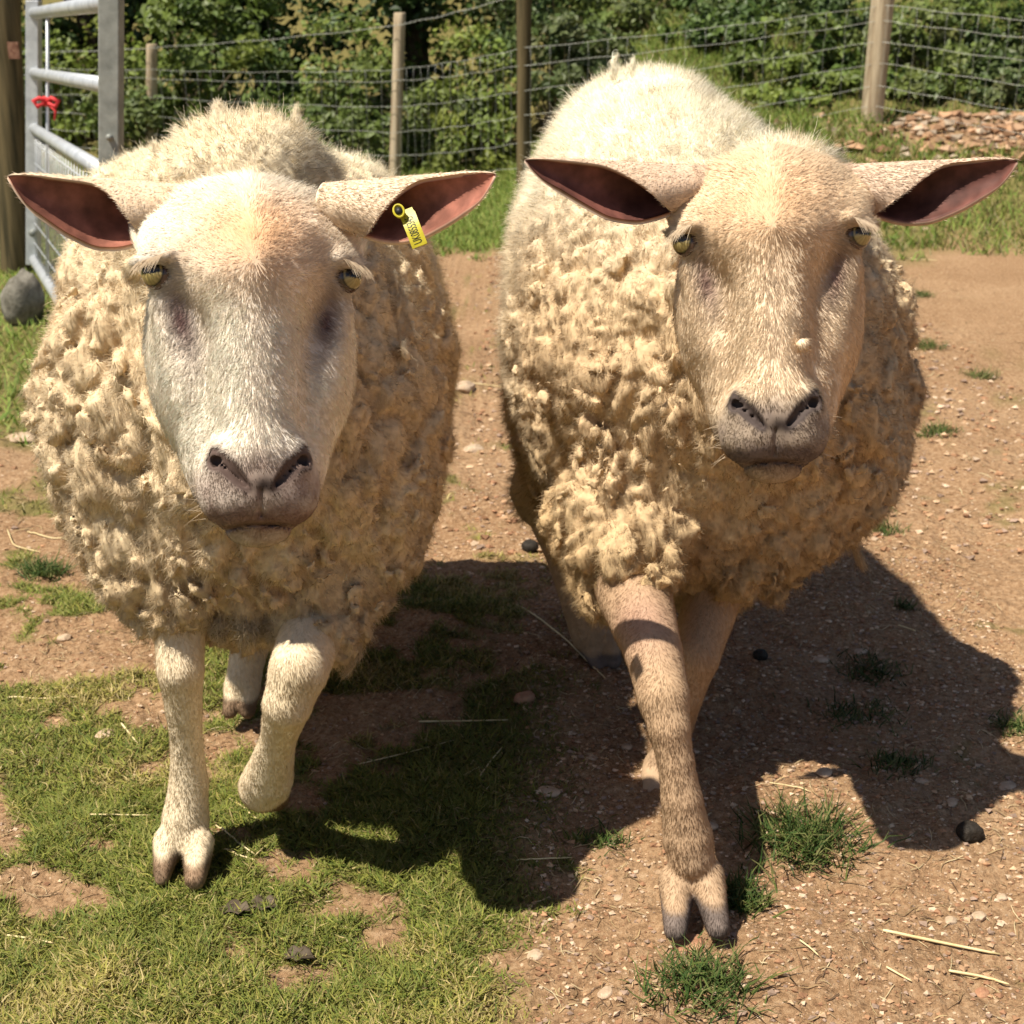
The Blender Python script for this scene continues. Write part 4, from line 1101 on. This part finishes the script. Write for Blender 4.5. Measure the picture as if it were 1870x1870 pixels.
vv, ff, cc, nn = [], [], [], []; off = 0
for v, f, c, n in parts: vv.append(v); ff.append(f+off); cc.append(c); nn.append(n); off += len(v)
tag(mesh_np('grass', np.concatenate(vv), np.concatenate(ff), M['grass'], col=np.concatenate(cc), normals=np.concatenate(nn)), 'short patchy paddock grass growing through the earth', 'grass', kind='stuff')

# single tufts standing on the bare earth
tufts = [(1462, 1545, .080, 700, .055, 'largest dark green grass tuft, half shaded, right of the right sheep\'s front hoof'),
 (1350, 1650, .035, 320, .045, 'small grass tuft touching the right sheep\'s front hoof'),
 (1282, 1800, .065, 480, .046, 'bright grass tuft on bare earth below the right sheep\'s front hoof'),
 (1105, 1537, .040, 160, .028, 'thin sparse grass tuft left of the right sheep\'s front hoof'),
 (1590, 1225, .060, 320, .030, 'shaded grass tuft highest up in the right sheep\'s shadow'),
 (1560, 1310, .075, 300, .024, 'flat wide grass tuft in the middle of the right sheep\'s shadow'),
 (1635, 1395, .050, 260, .028, 'shaded grass tuft right of the pale patch in the right sheep\'s shadow'),
 (1850, 1330, .040, 180, .035, 'shaded grass tuft cut by the right edge of the photo'),
 (1610, 970, .050, 200, .030, 'grass tuft on sunlit earth right of the right sheep\'s belly wool'),
 (1590, 935, .050, 160, .030, 'sparse tuft close behind the ragged wool of the right sheep'),
 (1710, 790, .060, 240, .040, 'grass tuft on sunlit earth right of the right sheep\'s shoulder'),
 (1680, 540, .050, 200, .040, 'far grass tuft beside the cheek level of the right sheep'),
 (1690, 635, .060, 200, .045, 'far pale grass tuft to the right of the right sheep\'s side'),
 (1790, 690, .060, 160, .045, 'far thin tuft near the right edge on sunlit earth'),
 (78, 1048, .045, 420, .045, 'bright grass tuft on bare earth at the left edge'),
 (1650, 1110, .022, 90, .028, 'tiny grass tuft on the upper rim of the right sheep\'s shadow')]
for px, py, r, n, l, lb in tufts:
    g = ground_at(px, py); x = g[0]+rng.normal(size=n)*r*.42; y = g[1]+rng.normal(size=n)*r*.34
    v, f, c, nn = blades(x, y, l*(.35+.65*rng.random(n)), .0014+.0010*rng.random(n), [(.035, .07, .014), (.06, .10, .022), (.10, .13, .03), (.17, .17, .06)], lean=1.2)
    o = mesh_np('grass_tuft', v, f, M['grass'], col=c, normals=nn); tag(o, lb, 'grass tuft', 'grass tufts on the bare earth')

# ------------------------------------------------------------------ stones, straw, droppings
def stone_mesh(r, seed, flat=.55, elong=1.3):
    n = 14; m = 20; q = np.random.default_rng(seed); V = []
    pl = nrm(q.normal(size=(9, 3))); pd = .70+.25*q.random(9)
    for i in range(n+1):
        th = math.pi*i/n
        for j in range(m):
            ph = 2*math.pi*j/m; d = np.array([math.sin(th)*math.cos(ph), math.sin(th)*math.sin(ph), math.cos(th)])
            k = pl@d; t = np.min(np.where(k > .05, pd/np.maximum(k, .05), 9)); V.append(d*min(t, 1.0))
    V = np.array(V)*np.array([elong, 1, flat])*r
    V = V*(1+.05*(fbm(V/r*3+seed, 2, 1)[:, None]-.5))
    F = [[i*m+j, (i+1)*m+j, (i+1)*m+(j+1) % m, i*m+(j+1) % m] for i in range(n) for j in range(m)]
    return V, np.array(F)
stones = [  # px py half width px, material, label
 (850, 712, 24, 'stone', .75, 'rounded pale stone beside the left sheep\'s right flank'),
 (865, 822, 22, 'stone', .45, 'flat pale stone below the rounded stone beside the left sheep'),
 (45, 800, 34, 'stone', .3, 'long flat stone on the edge of the grass at the left border'),
 (118, 1166, 14, 'stone', .6, 'small pale stone on bare earth left of the left sheep\'s standing leg'),
 (192, 1340, 20, 'stone', .3, 'flat pale stone in the grass left of the left sheep\'s knee'),
 (957, 1278, 22, 'stone_red', .8, 'reddish stone at the left of the right sheep\'s hind hoof'),
 (1000, 1448, 26, 'stone', .35, 'flat whitish stone left of the right sheep\'s front fetlock'),
 (1262, 1727, 34, 'stone_red', .3, 'flat pink stone right under the right sheep\'s front hoof'),
 (978, 1746, 18, 'stone', .6, 'pale stone in the lower left of the bare earth'),
 (1105, 1815, 18, 'stone', .6, 'pale pebble at the bottom near the bright grass tuft'),
 (1787, 1676, 17, 'stone', .6, 'rounded pale stone at the lower rim of the shadow, right side'),
 (1735, 1683, 14, 'stone', .6, 'small pale stone at the shadow rim left of the rounded one'),
 (1793, 1815, 15, 'stone_red', .7, 'small tan stone near the lower right corner'),
 (1572, 1190, 15, 'stone', .3, 'small flat grey-pink stone inside the shadow left of the tufts'),
 (1500, 1205, 16, 'stone', .3, 'flat stone inside the upper shadow near the right sheep\'s leg'),
 (1505, 1412, 18, 'stone', .4, 'stone in the middle of the right sheep\'s shadow'),
 (1840, 1437, 20, 'stone', .3, 'flat stone in the shadow at the right edge'),
 (1740, 1467, 16, 'stone', .4, 'dusky stone in the shadow above the dark dropping'),
 (1682, 1427, 14, 'stone', .3, 'thin flat stone in the shadow near the rightmost tuft'),
 (1640, 412, 16, 'stone', .6, 'pale stone on earth just right of the right sheep\'s eye'),
 (1690, 420, 12, 'stone', .5, 'small stone on the earth edge below the right sheep\'s right-hand ear'),
 (1080, 1385, 12, 'stone', .4, 'small stone left of the right sheep\'s cannon'),
 (1145, 1365, 12, 'stone', .4, 'small stone close beside the right sheep\'s knee'),
 (1300, 1510, 12, 'stone', .7, 'small tan stone just right of the right sheep\'s fetlock'),
 (1130, 1640, 11, 'stone', .5, 'chip of stone left of the right sheep\'s hoof'),
 (1830, 1640, 12, 'stone', .6, 'small stone on the lower shadow rim at the right edge')]
for i, (px, py, hw, mt, fl, lb) in enumerate(stones):
    g = ground_at(px, py); r = rad(hw, px, py, g[1])/1.3; V, F = stone_mesh(r, 100+i, fl)
    a = rng.random()*6.28; c, s_ = math.cos(a*.15), math.sin(a*.15); V = V@np.array([[c, s_, 0], [-s_, c, 0], [0, 0, 1]])
    o = mesh_np('stone', V, F, M[mt], smooth=False); o.location = (g[0], g[1], g[2]+r*fl*.25); tag(o, lb, 'stone', 'stones lying on the ground')
g = at(42, 570, 4.35); V, F = stone_mesh(.085, 77, 1.3, .8); V = V*(1+.35*(fbm(V*22+5, 3, 4)[:, None]-.5)); o = mesh_np('rock', V, F, M['stone_grey']); o.location = (g[0], g[1], .075); tag(o, 'upright grey rock standing in the grass at the left edge', 'rock')
for i, (px, py, r, lb) in enumerate([(1770, 1530, .016, 'round dark dropping in the lower part of the shadow'), (1388, 1203, .012, 'dark dropping just right of the right sheep\'s rear knee'), (968, 1005, .016, 'dark dropping left of the right sheep\'s flank')]):
    g = ground_at(px, py); V, F = stone_mesh(r, 300+i, .85, 1.05); o = mesh_np('dropping', V, F, M['dung']); o.location = (g[0], g[1], g[2]+r*.5); tag(o, lb, 'dropping', 'dark droppings')
straws = [  # photo end points (via a bend), radius
 ([(943, 1108), (990, 1135), (1105, 1242)], .0016, 'long pale bent straw pointing at the right sheep\'s hind hoof'),
 ([(1612, 1704), (1720, 1727), (1825, 1748)], .0018, 'longest straight pale straw at the lower right'),
 ([(1732, 1778), (1790, 1788), (1842, 1803)], .0016, 'pale straw nearest the lower right corner'),
 ([(1618, 1771), (1642, 1785), (1664, 1797)], .0012, 'short pale straw left of the corner straw'),
 ([(1460, 1722), (1478, 1735), (1494, 1750)], .0010, 'short thin straw below the right sheep\'s shadow'),
 ([(943, 1576), (990, 1573), (1045, 1571)], .0009, 'thin straw left of the right sheep\'s front pastern'),
 ([(765, 1322), (850, 1321), (928, 1319)], .0013, 'straight pale straw lying across the left sheep\'s shadow'),
 ([(14, 1278), (80, 1280), (142, 1277)], .0013, 'straight straw at the left edge level with the left sheep\'s knee'),
 ([(14, 1713), (60, 1720), (102, 1728)], .0013, 'pale straw at the left edge in the lower grass'),
 ([(420, 1463), (470, 1500), (508, 1535)], .0012, 'thin straw running under the left sheep\'s lifted foot'),
 ([(508, 1535), (485, 1550), (466, 1567)], .0012, 'short straw meeting the thin one in a corner'),
 ([(395, 1512), (430, 1540), (466, 1565)], .0012, 'straw right of the left sheep\'s standing pastern'),
 ([(400, 1557), (440, 1567), (466, 1576)], .0014, 'short pale straw beside the left sheep\'s standing hoof'),
 ([(165, 1492), (230, 1493), (292, 1494)], .0010, 'thin horizontal straw left of the left sheep\'s fetlock'),
 ([(222, 1325), (238, 1345), (252, 1362)], .0014, 'short stubby straw left of the left sheep\'s shin'),
 ([(50, 974), (90, 985), (130, 992)], .0013, 'straw on earth beside the left sheep\'s left side'),
 ([(14, 970), (25, 1000), (75, 1012)], .0012, 'curved straw on earth at the left edge'),
 ([(800, 1500), (812, 1440), (875, 1405)], .0011, 'curved dry stem in the left sheep\'s shadow'),
 ([(875, 1425), (895, 1395), (918, 1368)], .0010, 'slanting dry stem in the shadow near the middle'),
 ([(655, 1400), (740, 1380), (830, 1356)], .0008, 'long thin dry stem across the left sheep\'s shadow'),
 ([(1640, 1145), (1655, 1150), (1672, 1156)], .0010, 'tiny pale straw in the right sheep\'s upper shadow'),
 ([(862, 702), (895, 706), (928, 711)], .0016, 'straw beside the rounded stone at the left sheep\'s flank'),
 ([(1405, 1434), (1445, 1440), (1480, 1450)], .0009, 'thin straw at the shadow edge right of the right sheep\'s shin'),
 ([(1640, 473), (1665, 475), (1712, 477)], .0018, 'far pale straw right of the right sheep\'s cheek')]
for P2, r, lb in straws:
    W = [ground_at(*p) for p in P2]; W = [p+np.array([0, 0, .004]) for p in W]
    tt = np.linspace(0, 1, 12); bend = np.array([np.array([np.interp(t, [0, .5, 1], [w_[k] for w_ in W]) for k in range(3)]) for t in tt])
    sm = bend.copy(); sm[1:-1] = (bend[:-2]+bend[1:-1]*2+bend[2:])/4
    mn = gh(sm[:, 0], sm[:, 1])+.003; sm[:, 2] = np.maximum(sm[:, 2], mn)
    mb = MB(); mb.tube(sm, np.interp(tt, [0, .1, .9, 1], [r*.8, r, r*.8, r*.5]), 6); tag(mb.build('straw', M['straw']), lb, 'straw', 'straws lying on the ground')
# dry leaves in the grass, lower left
for px, py, s_, lb, mt in ((430, 1670, .022, 'crumpled dark dry leaf in the grass below the left sheep', 'dryleaf'), (482, 1662, .024, 'dark dry leaf with a raised edge in the grass below the left sheep', 'dryleaf'),
                       (545, 1755, .022, 'grey dry leaf lower down in the grass near the middle', 'dryleaf')):
    g = ground_at(px, py); V = []; n = 7
    for i in range(n):
        for j in range(n):
            u_, v_ = i/(n-1)-.5, j/(n-1)-.5; k = math.sqrt(max(0, 1-(2*u_)**2))
            V.append((g[0]+u_*s_*1.6, g[1]+v_*s_*k, g[2]+.006+.5*s_*abs(v_)*k+.12*s_*math.sin(u_*14+px)))
    F = [[i*n+j, (i+1)*n+j, (i+1)*n+j+1, i*n+j+1] for i in range(n-1) for j in range(n-1)]
    o = mesh_np('dry_leaf', np.array(V), np.array(F), M[mt]); tag(o, lb, 'leaf', 'dry leaves in the grass')
    sm_ = o.modifiers.new('thick', 'SOLIDIFY'); sm_.thickness = .0006

# broken bits of straw and dead grass trodden into the earth
def litter(x0, x1, y0, y1, N, l0, l1, wd):
    x = x0+(x1-x0)*rng.random(N); y = y0+(y1-y0)*rng.random(N); a = rng.random(N)*6.28; l = l0+(l1-l0)*rng.random(N)**2
    k = fbm(np.stack([x, y, 0*x], 1)*3.3, 2, 92) > .42; x, y, a, l = x[k], y[k], a[k], l[k]; n = len(x); b = rng.normal(size=n)*.5; P = []
    for t in np.linspace(-.5, .5, 4):
        px = x+np.cos(a+b*t)*l*t; py = y+np.sin(a+b*t)*l*t; P.append(np.stack([px, py, gh(px, py)+.0016+.002*rng.random(n)], 1))
    v, f = ribbons(np.tile([0, 0, 1.], (n, 1)), np.stack(P, 1), wd*(.6+.8*rng.random(n)), taper=[.6, 1, 1, .5])
    ca = np.array([(.50, .38, .2), (.36, .25, .13), (.62, .5, .3), (.16, .10, .06), (.28, .19, .1)]); return v, f, np.repeat(ca[rng.integers(0, 5, n)]*(.8+.4*rng.random((n, 1))), 8, 0)
LT = [litter(-.8, .85, 1.0, 2.4, 9000, .005, .035, .0011), litter(-1.4, 1.8, 2.4, 5.8, 5000, .01, .06, .002)]
tag(mesh_np('litter', np.concatenate([LT[0][0], LT[1][0]]), np.concatenate([LT[0][1], LT[1][1]+len(LT[0][0])]), M['grass'], col=np.concatenate([LT[0][2], LT[1][2]])), 'broken bits of straw and dead grass trodden into the earth', 'litter', kind='stuff')

# fine gravel and crumbs of earth
def chips(x, y, r, cols, lift=.3):
    n = len(x); z = gh(x, y)
    base = np.array([(1, 0, 0), (0, 1, 0), (-1, 0, 0), (0, -1, 0), (0, 0, 1), (0, 0, -1)], float)
    V = base[None]*(.5+.7*rng.random((n, 6, 1)))
    q_, _r = np.linalg.qr(rng.normal(size=(n, 3, 3))); q_ = q_*np.sign(np.linalg.det(q_))[:, None, None]; V = np.einsum('nij,nkj->nki', q_, V); V[:, :, 2] *= .65
    a = rng.random(n)*6.28; c, s_ = np.cos(a), np.sin(a); X = V[:, :, 0]*c[:, None]-V[:, :, 1]*s_[:, None]; Yv = V[:, :, 0]*s_[:, None]+V[:, :, 1]*c[:, None]
    V = np.stack([X*1.25, Yv, V[:, :, 2]], 2)*r[:, None, None]+np.stack([x, y, z+r*lift], 1)[:, None]
    t = np.array([(0, 1, 4), (1, 2, 4), (2, 3, 4), (3, 0, 4), (1, 0, 5), (2, 1, 5), (3, 2, 5), (0, 3, 5)])
    F = (np.arange(n)*6)[:, None, None]+t[None]
    ca = np.array(cols); col = ca[rng.integers(0, len(ca), n)]*(.75+.5*rng.random((n, 1)))
    return V.reshape(-1, 3), F.reshape(-1, 3), np.repeat(col, 6, 0)
M['chip'] = colmat('gravel', .9, .15, vary=.15, vscale=300)
GR = [(.50, .34, .21), (.42, .26, .15), (.36, .20, .11), (.30, .16, .09), (.58, .43, .30), (.33, .23, .17)]
sets = []
N = 26000; x = .02+.80*rng.random(N); y = 1.0+1.3*rng.random(N); sets.append(chips(x, y, .0009+.0042*rng.random(N)**4, GR))
N = 15000; x = -.1+1.5*rng.random(N); y = 2.3+3.6*rng.random(N); sets.append(chips(x, y, .002+.009*rng.random(N)**4, GR))
N = 9000; x = -.85+.9*rng.random(N); y = 1.3+1.4*rng.random(N); k = grassy(x, y) < .3; x, y = x[k], y[k]; sets.append(chips(x, y, .0009+.0040*rng.random(len(x))**4, GR))
N = 4000; x = -1.3+1.4*rng.random(N); y = 2.3+3.3*rng.random(N); k = grassy(x, y) < .3; x, y = x[k], y[k]; sets.append(chips(x, y, .002+.008*rng.random(len(x))**4, GR))
v, f, c = [], [], []; off = 0
for a, b, d in sets: v.append(a); f.append(b+off); c.append(d); off += len(a)
tag(mesh_np('gravel', np.concatenate(v), np.concatenate(f), M['chip'], col=np.concatenate(c), smooth=False), 'fine gravel and crumbs scattered over the bare earth', 'gravel', kind='stuff')
N = 1500; x = 2.45+.46*rng.normal(size=N); y = 7.02+.24*rng.normal(size=N); a, b, d = chips(x, y, .005+.045*rng.random(N)**5, [(.40, .24, .14), (.46, .30, .19), (.33, .19, .11), (.42, .33, .24)], lift=.4)
tag(mesh_np('rubble', a, b, M['chip'], col=d, smooth=False), 'heap of reddish rubble on the bank beside the thick fence post', 'rubble', kind='stuff')
